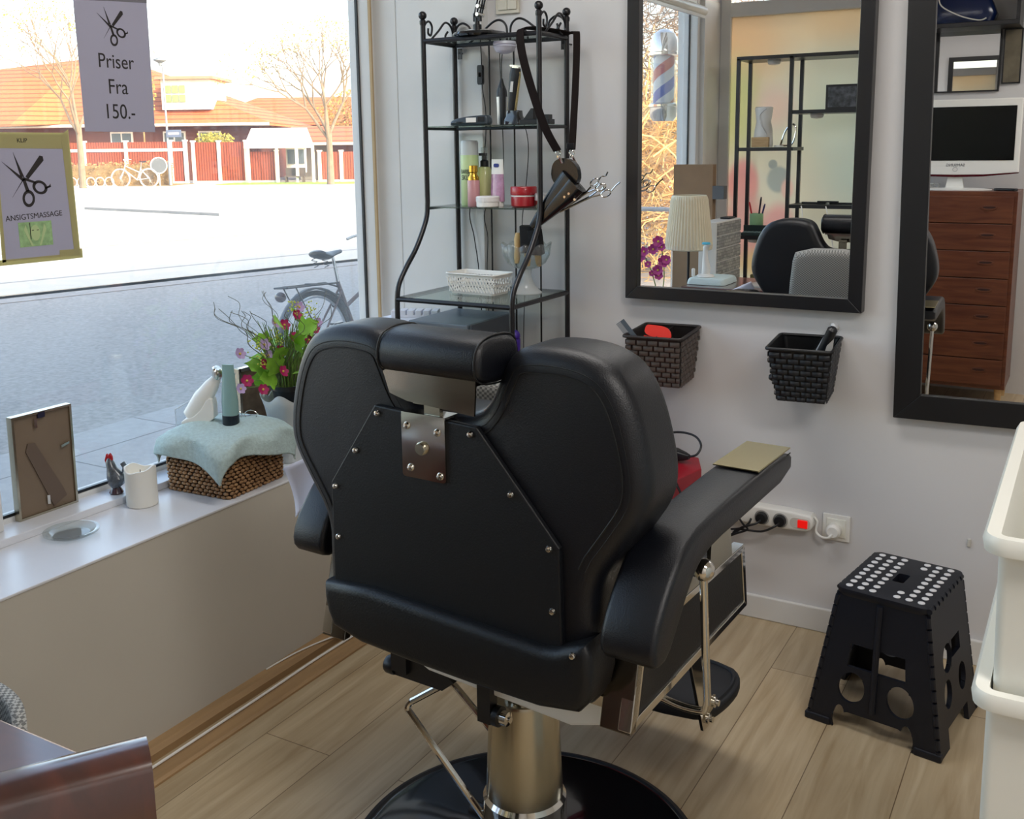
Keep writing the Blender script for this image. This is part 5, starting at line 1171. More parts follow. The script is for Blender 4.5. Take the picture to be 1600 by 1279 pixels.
obj('screen', MB().box((-.302, -.002, .168), (.302, .002, .470)), mat('screen_black', '030405', .18), t)
obj('red_strip', MB().prism([(-.33, .096), (-.15, .078), (.0, .074), (.15, .078), (.33, .096), (.33, .102), (.15, .09), (.0, .088), (-.15, .09), (-.33, .102)], -.046, .003, 'XZ'), mat('dark_red_trim', '4a0c18', .2), t)
MT = Matrix.Rotation(PI, 4, 'Z') @ Matrix.Rotation(PI/2, 4, 'X')
text('lettering', 'SAMSUNG', .022, mat('grey_print', '5b5e66', .5), t, Matrix.Translation((0, .001, .142)) @ MT)
obj('power_ring', MB().tube([(.012*math.cos(a*PI/12), .0015, .118+.012*math.sin(a*PI/12)) for a in range(25)], .0007, 5, False), mat('grey_print', '5b5e66', .5), t)
obj('tv_neck', MB().prism([(-.05, .008), (.05, .008), (.035, .09), (-.035, .09)], -.05, -.015, 'XZ'), white, t)
obj('tv_base', MB().lathe([(.01, 0), (1, 0), (1, .006), (.6, .012), (.01, .014)], (0, -.02, 0), 40, M=Matrix.Diagonal((.20, .10, 1))), white, t)
t = lab('remote_control', 'small black remote lying at the corner of the teak chest', 'remote', (-.47, -.30, 1.236), R(20))
obj('remote_body', MB().box((-.06, -.02, 0), (.06, .02, .014)), blkp, t, bevel=.004)
t = lab('white_cable', 'tangle of white cable behind the television stand', 'cable', (-.90, -.46, 1.237))
obj('wire', MB().tube(spline([(.05*math.cos(k*1.7)+.02*math.sin(k), .04*math.sin(k*1.7), .006+.008*(k % 4)) for k in range(14)], 5), .0035, 6), white, t)
t = lab('wall_shelf', 'black wall shelf high above the television in the reflection', 'shelf', (-.73, BY, 2.15))
obj('shelf_board', MB().box((-.30, 0, 0), (.265, .27, .025)), blk, t, bevel=.002)
obj('shelf_upright', MB().box((.245, 0, .025), (.265, .27, .45)).box((-.30, 0, .025), (-.28, .27, .45)), blk, t)
t = lab('blue_bag', 'shiny navy blue bag with a pale cord on the high black shelf', 'bag', (-.78, BY+.13, 2.176))
obj('bag_body', MB().loft([[(.19*s_*a, .09*s_*b_, z) for a, b_ in rrect(-1, -1, 1, 1, .5)] for z, s_ in ((0, .9), (.05, 1), (.12, .85), (.19, .55), (.2, .3))]), mat('navy_vinyl', '16264f', .2, bump=1, bscale=14), t)
obj('cord', MB().tube(spline([(-.12, .085, .16), (-.10, .1, .10), (.0, .1, .04), (.1, .1, .01), (.14, .1, .02)], 5), .004, 6), white, t)
mirror2 = thing('small_mirror', 'small black-framed mirror on the wall above the television, in the reflection', 'mirror', (-.93, BY, 1.80))
obj('mirror_frame', MB().box((0, .0, 0), (.022, .02, .36)).box((.35, 0, 0), (.36, .02, .36)).box((.022, 0, 0), (.35, .02, .008)), blk, mirror2)
obj('mirror_glass', MB().box((.02, .002, .006), (.352, .008, .36)), silverm, mirror2)
t = lab('wall_picture', 'dark narrow framed panel beside the small mirror above the television', 'picture', (-.56, BY, 1.84))
obj('panel_frame', MB().box((0, 0, 0), (.1, .018, .31)), blk, t); obj('panel_print', MB().box((.008, .018, .008), (.092, .020, .302)), mat('brown_grey', '6b6352', .6, var=.3, scale=9), t)
# black open shelving unit in front of the frosted window
t = lab('shelving_unit', 'black open metal shelving unit reflected in the large mirror', 'shelf', (-2.05, -.63, 0))
for x in (.0, .335, .78):
    for y in (.0, .25): obj('post', MB().box((x-.011, y-.011, 0), (x+.011, y+.011, 2.04)), blk, t)
obj('top_frame', MB().box((-.011, -.011, 2.03), (.79, .261, 2.052)), blk, t)
for n_, x0, x1, z in (('shelf_board', .0, .36, 1.48), ('shelf_board', .0, .335, .92), ('shelf_board', .335, .78, 1.705), ('shelf_board', .335, .78, 1.125), ('shelf_board', .0, .78, .50)):
    obj(n_, MB().box((x0, -.005, z-.012), (x1, .255, z+.010)), blk, t)
def P_(n_, lb, cat, x, y, z, **k): return lab(n_, lb, cat, (x, y, z), **k)
t = P_('soap_dispenser', 'white curved automatic dispenser on the black shelving in the mirror', 'dispenser', -1.915, -.50, 1.492)
obj('dispenser_body', MB().loft([[(rx*math.cos(a*PI/12), ry*math.sin(a*PI/12), z) for a in range(24)] for z, rx, ry in ((.0, .058, .05), (.02, .062, .055), (.10, .058, .05), (.16, .046, .045), (.20, .052, .05), (.245, .058, .05), (.252, .05, .045))]), white, t)
obj('grey_line', MB().tube(spline([(.03, .048, .24), (-.01, .053, .2), (.0, .055, .14), (.035, .05, .08), (.03, .05, .02)], 6), .0022, 6), silv, t)
t = P_('wooden_block', 'small pale wooden box in front of the white dispenser', 'box', -1.91, -.42, 1.492)
obj('block_body', MB().box((-.055, -.015, 0), (.055, .015, .062)), pale_wood, t, bevel=.002)
t = P_('phone_stand', 'looped silver holder on the black shelving beside the white dispenser', 'holder', -1.745, -.47, 1.492)
obj('loop', MB().tube(spline([(-.05, 0, .01), (-.02, 0, .10), (.02, 0, .14), (.045, 0, .11), (.03, 0, .03), (.0, 0, .01), (-.05, 0, .01)], 6), .006, 8), chrome, t)
obj('white_disc', MB().lathe([(.03, 0), (.03, .01)], (-.06, .0, 0), 20), white, t)
t = P_('framed_photo', 'small black frame with a grey print on the upper right black shelf in the mirror', 'picture frame', -1.43, -.50, 1.716)
obj('frame_edge', MB().box((-.10, -.008, 0), (.10, .008, .150)), blk, t, bevel=.002); obj('print', MB().box((-.085, .008, .014), (.085, .0095, .136)), mat('grey_print_photo', '4d4f55', .4, var=.9, scale=30), t)
t = P_('pen_cup', 'ribbed mint green cup holding pens on the black shelving in the mirror', 'cup', -1.945, -.50, .931)
obj('cup_body', MB().lathe([(.04, 0)]+[(.044+.0015*(k % 2), .01+k*.009) for k in range(14)]+[(.042, .137), (.038, .137), (.036, .02), (.0, .02)], (0, 0, 0), 28), mat('mint', '9fce9c', .4), t)
for k, (dx, a, c_, ln_) in enumerate(((-.02, -12, 'c0202c', .19), (.01, 6, '1c2030', .22), (.02, 14, '2b2c6a', .18))):
    q = P_('pen', ('red pen in the mint green cup', 'tall dark pen in the mint green cup', 'purple-blue scissors handle in the mint green cup')[k], 'pen', -1.945+dx*.5, -.50, .955, ry=R(a))
    obj('pen_body', MB().lathe([(.005, 0), (.006, ln_*.9), (.004, ln_)], (0, 0, 0), 10), mat('pen%s' % c_, c_, .4), q)
t = P_('calculator', 'dark flip calculator lying in front of the mint green cup', 'calculator', -1.93, -.41, .931)
obj('calculator_body', MB().box((-.08, -.03, 0), (.08, .03, .02)), mat('dark_teal', '20302f', .4), t, bevel=.003)
obj('calculator_lid', MB().box((-.08, -.034, .02), (.08, -.028, .065)), mat('dark_teal', '20302f', .4), t)
kb = MB()
for i in range(6):
    for j in range(2): kb.box((-.07+i*.024, -.02+j*.022, .02), (-.053+i*.024, -.006+j*.022, .026))
obj('keypad', kb, mat('teal_grey', '7f9390', .4), t)
for k, (x, y, z, lb) in enumerate(((-1.86, -.50, 2.03, 'white round puck light under the top of the black shelving'), (-1.58, -.50, 1.693, 'white round puck light under the upper right black shelf'), (-1.95, -.48, .908, 'white round puck light under the lower left black shelf'))):
    t = P_('puck_light', lb, 'light', x, y, z, group='puck lights under the black shelving'); obj('dome', MB().lathe([(.04, 0), (.042, -.01), (.035, -.025), (.0, -.032)], (0, 0, 0), 24), white, t)
t = P_('tea_tin', 'dark green and gold tin on the lowest black shelf in the mirror', 'tin', -1.92, -.50, .511)
obj('tin_body', MB().box((-.045, -.04, 0), (.045, .04, .16)), mat('dark_gold', '5c5a34', .5, var=.6, scale=35), t, bevel=.003)
t = P_('metal_tools', 'dark combs and clips on the black shelf beside the headrest in the mirror', 'tools', -1.50, -.48, 1.136)
obj('tool_pile', MB().box((-.15, -.02, 0), (.0, .01, .012)).box((.02, -.03, 0), (.18, .0, .01)).box((-.05, .0, .01), (.08, .02, .02)), blkp, t, bevel=.002)
t = P_('white_cable', 'white charger cable hanging from the right black shelf in the mirror', 'cable', -1.50, -.36, 1.10)
obj('wire', MB().tube(spline([(-.12, .01, .03), (-.11, .02, -.05), (-.16, .02, -.16), (-.20, .01, -.3)], 6), .004, 6).tube(spline([(.03, .01, .03), (.05, .02, -.04), (.07, .02, -.14), (.10, .0, -.3)], 6), .004, 6), white, t)
# table lamp
t = P_('table_lamp', 'lamp with pleated cream shade on a thin black pole in the mirror', 'lamp', -2.05, .47, .582)
obj('lamp_base', MB().lathe([(.005, 0), (.07, 0), (.07, .008), (.01, .014)], (0, 0, 0), 32), blk, t); obj('lamp_pole', MB().lathe([(.008, .01), (.008, .55)], (0, 0, 0), 12), blk, t)
sh_ = []
NP = 180
for z, rr_ in ((.335, .128), (.34, .134), (.36, .132), (.62, .102), (.64, .100), (.645, .096)):
    sh_.append([((rr_+(.0055 if j % 4 < 2 else 0)*(1 if .35 < z < .63 else 0))*math.cos(2*PI*j/NP), (rr_+(.0055 if j % 4 < 2 else 0)*(1 if .35 < z < .63 else 0))*math.sin(2*PI*j/NP), z) for j in range(NP)])
shm = mat('cream_pleats', 'e3d9bf', .8, sss=.2)
so = obj('lamp_shade', MB().loft(sh_, caps=False), shm, t, sharp=20); so.modifiers.new('s', 'SOLIDIFY').thickness = .002
# orchid
t = P_('orchid', 'purple orchid in a low pot at the bottom corner of the mirror', 'flowers', -2.13, .72, .582)
obj('pot', MB().lathe([(.04, 0), (.055, .06), (.05, .06), (.0, .055)], (0, 0, 0), 28), mat('grey_pot', '77706a', .6), t)
orch = mat('orchid_petal', 'b03a86', .5)
for k, (pts) in enumerate(([(0, 0, .06), (-.03, 0, .18), (-.07, .0, .28), (-.11, 0, .34)], [(0.01, 0, .06), (.03, 0, .2), (.02, 0, .32), (.0, 0, .40)])): obj('stem', MB().tube(spline(pts, 5), .003, 6), stemg, t)
for x, z, s_ in ((-.11, .31, .034), (-.085, .34, .028), (-.06, .27, .02), (-.03, .355, .03), (.0, .40, .032), (.02, .37, .024), (.035, .29, .034), (.05, .30, .026), (.0, .24, .03), (.005, .21, .026), (-.035, .22, .018)): flower((x, .02, z), orch, s_, (.3, .9, .2))
for a, L in ((20, .10), (160, .08), (60, .07), (-40, .09)): obj('leaf', leafshape((0, 0, .06), (math.cos(R(a)), math.sin(R(a)), .5), L, .022), stemg, t)
t = P_('storage_card', 'tall brown cardboard box standing in front of the window in the mirror', 'cardboard box', -2.17, -.02, .582)
obj('box_body', MB().box((-.155, -.03, 0), (.10, .03, .81)), mat('cardboard', '8d7257', .8, var=.06, scale=8), t, bevel=.002)
obj('tape_strip', MB().box((.098, -.031, .60), (.17, .031, .68)), mat('grey_duct_tape', '55585c', .5), t)
# drawer tower with grey brick-print fronts
t = P_('drawer_tower', 'white drawer tower with grey-patterned fronts reflected in the large mirror', 'drawer unit', -2.02, .06, .0)
obj('tower_body', MB().box((-.045, -.25, .585), (.065, .20, 1.06)), white, t, bevel=.003)
gb, n, b = nodes_mat('grey_block_print'); tc = n.nodes.new('ShaderNodeTexCoord'); mp = n.nodes.new('ShaderNodeMapping'); mp.inputs['Rotation'].default_value = (0, PI/2, PI/2); n.links.new(tc.outputs['Object'], mp.inputs[0])
bk_ = n.nodes.new('ShaderNodeTexBrick'); bk_.inputs['Scale'].default_value = 14; bk_.inputs[1].default_value = hexc('8b8d8c'); bk_.inputs[2].default_value = hexc('b9bab6'); bk_.inputs[3].default_value = hexc('6f7170'); n.links.new(mp.outputs[0], bk_.inputs[0]); n.links.new(bk_.outputs[0], b.inputs['Base Color'])
for k in range(6): obj('drawer', MB().box((.065, -.245, .592+k*.078), (.072, .195, .662+k*.078)), gb, t, bevel=.001)

t = P_('phone', 'dark flat phone lying on top of the white drawer tower', 'phone', -2.0, -.08, 1.06)
obj('phone_body', MB().box((-.03, -.06, 0), (.03, .06, .012)), blkp, t, bevel=.003)
# towel heap and facial device on the desk
t = P_('folded_towel', 'pale blue towel over a small box on the desk in the mirror', 'towel', -1.895, .55, .744)
obj('towel_cloth', MB().loft([[(x, y, z) for x, y in rrect(-.085-e, -.12-e, .12+e, .12+e, .03)] for z, e in ((0, .008), (.02, .005), (.032, -.002), (.036, -.015))]), mat('pale_blue_towel', 'cfe0e0', .95, bump=.8, bscale=400), t)
t = P_('facial_device', 'white facial brush device with a cyan head standing on its base', 'device', -1.90, .60, .782)
obj('stand', MB().lathe([(.005, 0), (.05, 0), (.045, .01), (.02, .016)], (0, 0, 0), 28), white, t)
obj('handle', MB().loft([[(cx+rx*math.cos(a*PI/10), rx*math.sin(a*PI/10), z) for a in range(20)] for z, cx, rx in ((.012, 0, .022), (.05, .004, .024), (.10, -.003, .016), (.14, -.004, .013), (.165, .0, .018), (.18, .012, .020))]), white, t)
obj('brush_head', MB().lathe([(.022, 0), (.024, .006), (.02, .012)], (.0, .0, .180), 22), mat('cyan', '4fb7d8', .4), t)
t = P_('cyan_wand', 'small white and cyan applicator lying beside the facial device', 'applicator', -1.965, .62, .782)
obj('wand', MB().lathe([(.009, 0), (.01, .04), (.006, .045)], (0, 0, 0), 14), white, t)
t = P_('magazine', 'pale magazine lying at the edge of the wooden desk in the mirror', 'magazine', -1.55, .58, .7425, rz=R(12))
obj('pages', MB().box((-.12, -.08, 0), (.12, .08, .008)), mat('magazine_cover', 'b7b2aa', .4, var=.3, scale=12), t)
# barber pole outside, on the facade beyond window 2
t = P_('barber_pole', 'red white and blue barber pole outside the far window in the mirror', 'barber pole', -2.60, -.50, 1.67)
obj('lower_cap', MB().lathe([(.0, 0), (.07, 0), (.09, .03), (.092, .09), (.10, .095), (.10, .11), (.085, .12)], (0, 0, 0), 36), chrome, t)
obj('upper_cap', MB().lathe([(.085, .42), (.10, .43), (.10, .445), (.092, .45), (.09, .52), (.07, .57), (.03, .595), (.0, .60)], (0, 0, 0), 36), chrome, t)
bp_, n, b = nodes_mat('spiral_stripes'); tc = n.nodes.new('ShaderNodeTexCoord'); sx_ = n.nodes.new('ShaderNodeSeparateXYZ'); n.links.new(tc.outputs['Object'], sx_.inputs[0])
at2 = n.nodes.new('ShaderNodeMath'); at2.operation = 'ARCTAN2'; n.links.new(sx_.outputs[1], at2.inputs[0]); n.links.new(sx_.outputs[0], at2.inputs[1])
dv = n.nodes.new('ShaderNodeMath'); dv.operation = 'MULTIPLY_ADD'; dv.inputs[1].default_value = 1/(2*PI); n.links.new(at2.outputs[0], dv.inputs[0])
mu = n.nodes.new('ShaderNodeMath'); mu.operation = 'MULTIPLY'; mu.inputs[1].default_value = 3.4; n.links.new(sx_.outputs[2], mu.inputs[0]); n.links.new(mu.outputs[0], dv.inputs[2])
fc = n.nodes.new('ShaderNodeMath'); fc.operation = 'FRACT'; n.links.new(dv.outputs[0], fc.inputs[0])
cr = n.nodes.new('ShaderNodeValToRGB'); cr.color_ramp.interpolation = 'CONSTANT'; e = cr.color_ramp.elements
e[0].position = 0; e[0].color = hexc('e9e6ee'); e[1].position = .25; e[1].color = hexc('d03a3a')
for p, c_ in ((.5, 'e9e6ee'), (.75, '3553c4')): q = e.new(p); q.color = hexc(c_)
n.links.new(fc.outputs[0], cr.inputs[0]); n.links.new(cr.outputs[0], b.inputs['Base Color']); b.inputs['Roughness'].default_value = .4
obj('striped_cylinder', MB().lathe([(.07, .115), (.07, .425)], (0, 0, 0), 40), bp_, t)
obj('glass_tube', MB().lathe([(.084, .115), (.084, .425)], (0, 0, 0), 40, caps=False), clearg, t)
obj('wall_bracket', MB().box((.06, -.02, .10), (.15, .02, .12)).box((.06, -.02, .43), (.15, .02, .45)), chrome, t)

# ================================================================== OUT ON THE STREET
def make_bike(t, m, detail=True, world_rot=0):
    Rw = .345; ty = mat('tyre', '1b1b1d', .8) if detail else m
    def wheel(x):
        ring = [(x+Rw*math.cos(a*PI/24), 0, Rw+Rw*math.sin(a*PI/24)) for a in range(49)]
        w_ = obj('wheel', MB().tube(ring, .018, 8, False), ty, t)
        sp = MB().tube([(x+(Rw-.028)*math.cos(a*PI/24), 0, Rw+(Rw-.028)*math.sin(a*PI/24)) for a in range(49)], .009, 6, False).lathe([(.02, -.04), (.02, .04)], (x, 0, Rw), 10, 'Y')
        for k in range(28): sp.tube([(x, .02*(-1)**k, Rw), (x+(Rw-.03)*math.cos(k*2*PI/28), 0, Rw+(Rw-.03)*math.sin(k*2*PI/28))], .0013, 4)
        obj('rim_and_spokes', sp, mat('alloy', 'b5b8bd', .3, .8), w_)
    wheel(0); wheel(1.06)
    fr_ = MB()
    sT, sB, hT, hB = Vector((.27, 0, .74)), Vector((.44, 0, .28)), Vector((.86, 0, .80)), Vector((.90, 0, .66))
    for a, b_ in ((sT, sB), (sB, hB), (Vector((.33, 0, .55)), hT)): fr_.tube([a, b_], .016, 8)
    fr_.tube([hT+Vector((-.02, 0, .08)), hB], .018, 8)
    for s_ in (-.045, .045): fr_.tube([(0, s_, Rw), (.40, s_*.5, .285)], .009, 6).tube([(0, s_, Rw), (.29, s_*.4, .68)], .008, 6).tube([hB+Vector((0, s_*.6, 0)), (1.06, s_, Rw)], .010, 6)
    obj('bicycle_frame', fr_, m, t)
    obj('saddle', MB().loft([[(x, w_*math.cos(a*PI/8), z+h_*math.sin(a*PI/8)) for a in range(16)] for x, w_, z, h_ in ((.06, .03, .965, .012), (.09, .085, .955, .03), (.16, .08, .935, .028), (.24, .04, .945, .02), (.33, .018, .955, .014))]), blkp, t)
    obj('seat_post', MB().tube([(.275, 0, .73), (.245, 0, .93)], .012, 8), chrome, t)
    obj('handlebar', MB().tube(spline([(.72, -.27, 1.02), (.82, -.22, 1.04), (.87, 0, 1.0), (.82, .22, 1.04), (.72, .27, 1.02)], 5), .011, 8).tube([(.84, 0, .86), (.87, 0, 1.0)], .012, 8), chrome if detail else m, t)
    if detail:
        sp = MB()
        for y in (-.05, .05): sp.tube([(.10+.018*math.cos(k*1.3)+.014*k*.12, y+.018*math.sin(k*1.3), .925-.006*k) for k in range(12)], .003, 5)
        obj('saddle_springs', sp, blk, t)
        rk_ = MB()
        for y in (-.06, .06): rk_.tube([(-.30, y, .76), (.20, y, .74)], .007, 6).tube([(-.22, y, .76), (0, y, Rw)], .005, 6)
        rk_.tube([(-.30, -.06, .76), (-.30, .06, .76)], .007, 6).tube([(.0, -.06, .755), (.0, .06, .755)], .006, 6).tube([(.2, -.06, .74), (.28, 0, .70), (.2, .06, .74)], .007, 6)
        obj('luggage_rack', rk_, blk, t)
        obj('tail_lamp', MB().ball((-.31, 0, .70), .04, 14, (.7, 1.2, .9)), mat('dark_red_lamp', '2a0d10', .2), t)
        fd = []
        for k in range(17):
            a = R(200-k*11); fd.append([(.385*math.cos(a), w_, Rw+.385*math.sin(a)-dz) for w_, dz in ((-.03, .012), (-.015, 0), (.015, 0), (.03, .012))])
        f_ = obj('mudguard', MB().loft(fd, closed=False, caps=False), blk, t); f_.modifiers.new('s', 'SOLIDIFY').thickness = .002
        obj('crank', MB().lathe([(.09, -.06), (.09, -.055)], (.44, 0, .28), 24, 'Y').tube([(.44, -.07, .28), (.52, -.08, .14)], .009, 6).tube([(.44, .07, .28), (.36, .08, .42)], .009, 6).box((.47, -.15, .13), (.57, -.08, .145)).box((.31, .08, .415), (.41, .15, .43)), blk, t)
        obj('cable_lock', MB().tube([(.30+.05*math.cos(a*.5), .05+.01*a*.2, .60+.05*math.sin(a*.5)) for a in range(14)], .008, 6), blk, t)
t = thing('bicycle', 'dark city bicycle with rear rack parked on the pavement right outside the window', 'bicycle', (-4.72, 5.46, -.17), R(88), rx=R(-4))
make_bike(t, mat('bike_bronze', '5c4a48', .35, .4))
OA = Vector((-43.7, 41.55, -.2)); OR = math.atan2(8, 15)
OU = Vector((math.cos(OR), math.sin(OR), 0)); OV = Vector((-math.sin(OR), math.cos(OR), 0))
def OW(a, v, z=0): return OA+OU*a+OV*v+Vector((0, 0, z))
def ext(name, label, cat, a, v, z=0, group=None): return thing(name, label, cat, tuple(OW(a, v, z)), OR, group)
fencem, n, b = nodes_mat('red_brown_boards')
tc = n.nodes.new('ShaderNodeTexCoord'); wv = n.nodes.new('ShaderNodeTexWave'); wv.wave_type = 'BANDS'; wv.bands_direction = 'X'; wv.inputs['Scale'].default_value = 2.2; wv.inputs['Distortion'].default_value = .3
cr = n.nodes.new('ShaderNodeValToRGB'); cr.color_ramp.elements[0].color = hexc('5c2212'); cr.color_ramp.elements[0].position = .05; cr.color_ramp.elements[1].color = hexc('9c4a2c'); cr.color_ramp.elements[1].position = .3
n.links.new(tc.outputs['Object'], wv.inputs[0]); n.links.new(wv.outputs[0], cr.inputs[0]); n.links.new(cr.outputs[0], b.inputs['Base Color']); b.inputs['Roughness'].default_value = .8
wpost = mat('white_post_paint', 'e6dfd2', .7)
tile, n, b = nodes_mat('orange_roof_tiles')
tc = n.nodes.new('ShaderNodeTexCoord'); wv = n.nodes.new('ShaderNodeTexWave'); wv.bands_direction = 'Z'; wv.inputs['Scale'].default_value = 1.1; wv.inputs['Distortion'].default_value = .4
cr = n.nodes.new('ShaderNodeValToRGB'); cr.color_ramp.elements[0].color = hexc('8a4426'); cr.color_ramp.elements[0].position = .02; cr.color_ramp.elements[1].color = hexc('b8683c'); cr.color_ramp.elements[1].position = .25
n.links.new(tc.outputs['Object'], wv.inputs[0]); n.links.new(wv.outputs[0], cr.inputs[0]); n.links.new(cr.outputs[0], b.inputs['Base Color']); b.inputs['Roughness'].default_value = .85
brownw = mat('brown_house_wall', '6b3a28', .85)
# fences
def fence(label, a0, a1, h_, posts, rail=None, v=0, low=None):
    t = ext('wooden_fence', label, 'fence', a0, v)
    obj('board_panel', MB().box((0, 0, .12), (a1-a0, .05, h_)), fencem, t)
    obj('plinth', MB().box((0, -.02, 0), (a1-a0, .08, .12)), wpost, t)
    for p in posts: obj('post', MB().box((p-a0-.09, -.08, 0), (p-a0+.09, .12, h_+.02)).box((p-a0-.12, -.11, h_+.02), (p-a0+.12, .15, h_+.10)), wpost, t)
    if rail: obj('rail', MB().box((0, -.05, rail), (a1-a0, .1, rail+.16)), wpost, t)
    return t
fence('long red-brown board fence with white posts in front of the tiled house', -16, -1.0, 2.30, (-13.8, -11.4, -9.0, -6.68, -4.33, -1.81, -1.0), rail=1.78)
fence('red-brown wooden gate between white posts behind the street lamp', -.55, 2.4, 2.25, (-.55, .89, 2.4))
fence('low red-brown fence section beside the open carport', 2.62, 4.2, 1.7, (4.1,))
fence('red-brown fence at the far right with white posts behind the street tree', 6.5, 9.0, 1.65, (6.5, 7.71, 8.85))
fence('dark red-brown fence continuing beyond the right window edge', 9.1, 14, 1.8, (9.1, 11.5))
# houses
def roof_hip(t, a0, a1, v0, v1, ze, zr, r0_, r1_, m, over=0):
    vm = (v0+v1)/2; vs = [(a0, v0, ze), (a1, v0, ze), (a1, v1, ze), (a0, v1, ze), (r0_, vm, zr), (r1_, vm, zr)]
    vs2 = vs[:4]; lo = [(x, y, z-.18) for x, y, z in vs2]
    return obj('roof', MB().add(vs+lo, [(0, 1, 5, 4), (1, 2, 5), (2, 3, 4, 5), (3, 0, 4), (6, 7, 1, 0), (7, 8, 2, 1), (8, 9, 3, 2), (9, 6, 0, 3), (9, 8, 7, 6)]), m, t)
t = ext('house', 'large house with an orange hipped tile roof and white dormer across the street', 'house', 0, 0)
obj('house_wall', MB().box((-19, 6.6, 0), (1.4, 17, 3.4)), brownw, t)
roof_hip(t, -20, 2.3, 5.6, 18, 3.45, 7.9, -11.4, -9.1, tile)
obj('front_wing_roof', MB().add([(-22, 3.5, 3.35), (-12.65, 3.5, 3.35), (-11.3, 11.6, 7.86), (-10.6, 5.7, 3.5), (-20, 11.6, 7.0)], [(0, 1, 2, 4), (1, 3, 2)]), tile, t)
for x in (-7.9, -4.6, -2.4): 
    w_ = obj('window', MB().box((x, 6.5, 1.9), (x+1.4, 6.62, 3.0)), wpost, t); obj('pane', MB().box((x+.1, 6.47, 2.0), (x+.65, 6.5, 2.9)).box((x+.75, 6.47, 2.0), (x+1.3, 6.5, 2.9)), mat('dark_pane', '5b6468', .15), w_)
d_ = obj('dormer', MB().box((-4.45, 6.3, 4.3), (-1.45, 9.5, 6.1)), wpost, t)
obj('dormer_roof', MB().box((-4.7, 6.0, 6.1), (-1.1, 9.8, 6.28)), mat('pale_brown_roof', 'a08468', .8), d_)
dw_ = MB()
for i in range(3):
    for j in range(2): dw_.box((-4.2+i*.44, 6.22, 4.75+j*.55), (-3.84+i*.44, 6.29, 5.2+j*.55))
obj('dormer_panes', dw_, mat('greenish_pane', '8a9a66', .2), d_)
obj('gutter', MB().tube([(-20, 5.5, 3.36), (2.3, 5.5, 3.36)], .09, 8), wpost, t)
t = ext('garage', 'low annex with a flat-pitched orange roof right of the house', 'garage', 0, 0)
obj('garage_wall', MB().box((6.3, 3.6, 0), (16, 9, 2.2)), brownw, t)
obj('roof', MB().add([(4.0, 2.6, 2.15), (16.5, 2.6, 2.15), (16.5, 10, 3.3), (2.6, 10, 3.3), (4.0, 2.6, 2.0), (16.5, 2.6, 2.0), (16.5, 10, 3.1), (2.6, 10, 3.1)], [(0, 1, 2, 3), (4, 5, 1, 0), (5, 6, 2, 1), (7, 6, 5, 4), (7, 4, 0, 3)]), tile, t)
obj('gutter', MB().tube([(4, 2.5, 2.1), (16.5, 2.5, 2.1)], .08, 8), wpost, t)
t = ext('carport', 'white-roofed open carport between the gate and the annex', 'carport', 0, 0)
obj('roof', MB().add([(2.4, -.4, 2.0), (6.3, -.4, 2.0), (4.6, 5.5, 3.1), (1.2, 5.5, 3.1), (2.4, -.4, 1.88), (6.3, -.4, 1.88), (4.6, 5.5, 2.98), (1.2, 5.5, 2.98)], [(0, 1, 2, 3), (4, 5, 1, 0), (7, 6, 5, 4), (5, 6, 2, 1), (7, 4, 0, 3)]), mat('white_corrugated', 'd8d4c6', .6), t)
for x, v in ((2.6, -.3), (4.2, -.3), (5.3, -.3), (6.2, -.3)): obj('post', MB().box((x-.07, v-.07, 0), (x+.07, v+.07, 1.95)), wpost, t)
obj('back_wall', MB().box((4.3, 4.6, 0), (6.3, 4.8, 2.1)), mat('pale_shed', 'a99f8c', .8), t)
sw_ = obj('glazed_door', MB().box((4.25, 1.5, .5), (5.4, 1.6, 2.0)), wpost, t); obj('pane', MB().box((4.35, 1.45, 1.0), (4.78, 1.5, 1.8)).box((4.88, 1.45, 1.0), (5.3, 1.5, 1.8)), mat('dark_pane', '5b6468', .15), sw_)
t = ext('house', 'distant orange roof rising above the carport and annex', 'house', 0, 28)
obj('house_wall', MB().box((-9, 0, 0), (14, 10, 4.0)), brownw, t); roof_hip(t, -10, 15, -.8, 11, 4.0, 6.3, -6, 8, tile)
t = ext('garden_bench', 'small dark wooden garden bench at the carport entrance', 'bench', 4.6, -.5)
obj('bench_seat', MB().box((0, 0, .3), (1.1, .4, .36)).box((0, .38, .36), (1.1, .42, .8)), mat('bench_wood', '55483c', .8), t)
for x in (.05, 1.0): obj('leg', MB().box((x, 0, 0), (x+.06, .4, .3)), mat('bench_wood', '55483c', .8), t)
# shrubs, hedge, grass
def leafcloud(c, r3, n_, size, seed):
    rg = random.Random(seed); mb = MB()
    for _ in range(n_):
        while True:
            p = Vector((rg.uniform(-1, 1), rg.uniform(-1, 1), rg.uniform(-1, 1)))
            if p.length <= 1: break
        p = Vector((c[0]+p.x*r3[0], c[1]+p.y*r3[1], c[2]+p.z*r3[2])); a = Vector((rg.gauss(0, 1), rg.gauss(0, 1), rg.gauss(0, 1))).normalized(); b_ = a.orthogonal().normalized()
        s_ = size*rg.uniform(.5, 1.3); mb.add([p, p+a*s_+b_*s_*.4, p+a*s_*.4+b_*s_], [(0, 1, 2)])
    return mb
hedgeb = mat('brown_hedge', '8f7348', .9, var=.3, scale=3); yellowb = mat('yellow_green_leaves', 'a39a3e', .8, var=.3, scale=3); autumn = mat('ochre_twigs', 'a5803f', .8, var=.3, scale=2)
t = ext('hedge', 'brownish clipped hedge in front of the long board fence', 'hedge', -6, -2.4)
obj('hedge_leaves', leafcloud((0, 0, .55), (1, 1, 1), 10, .1, 3).box((-6, -.35, 0), (4.95, .3, 1.05)), hedgeb, t)
hl = MB()
rg = random.Random(5)
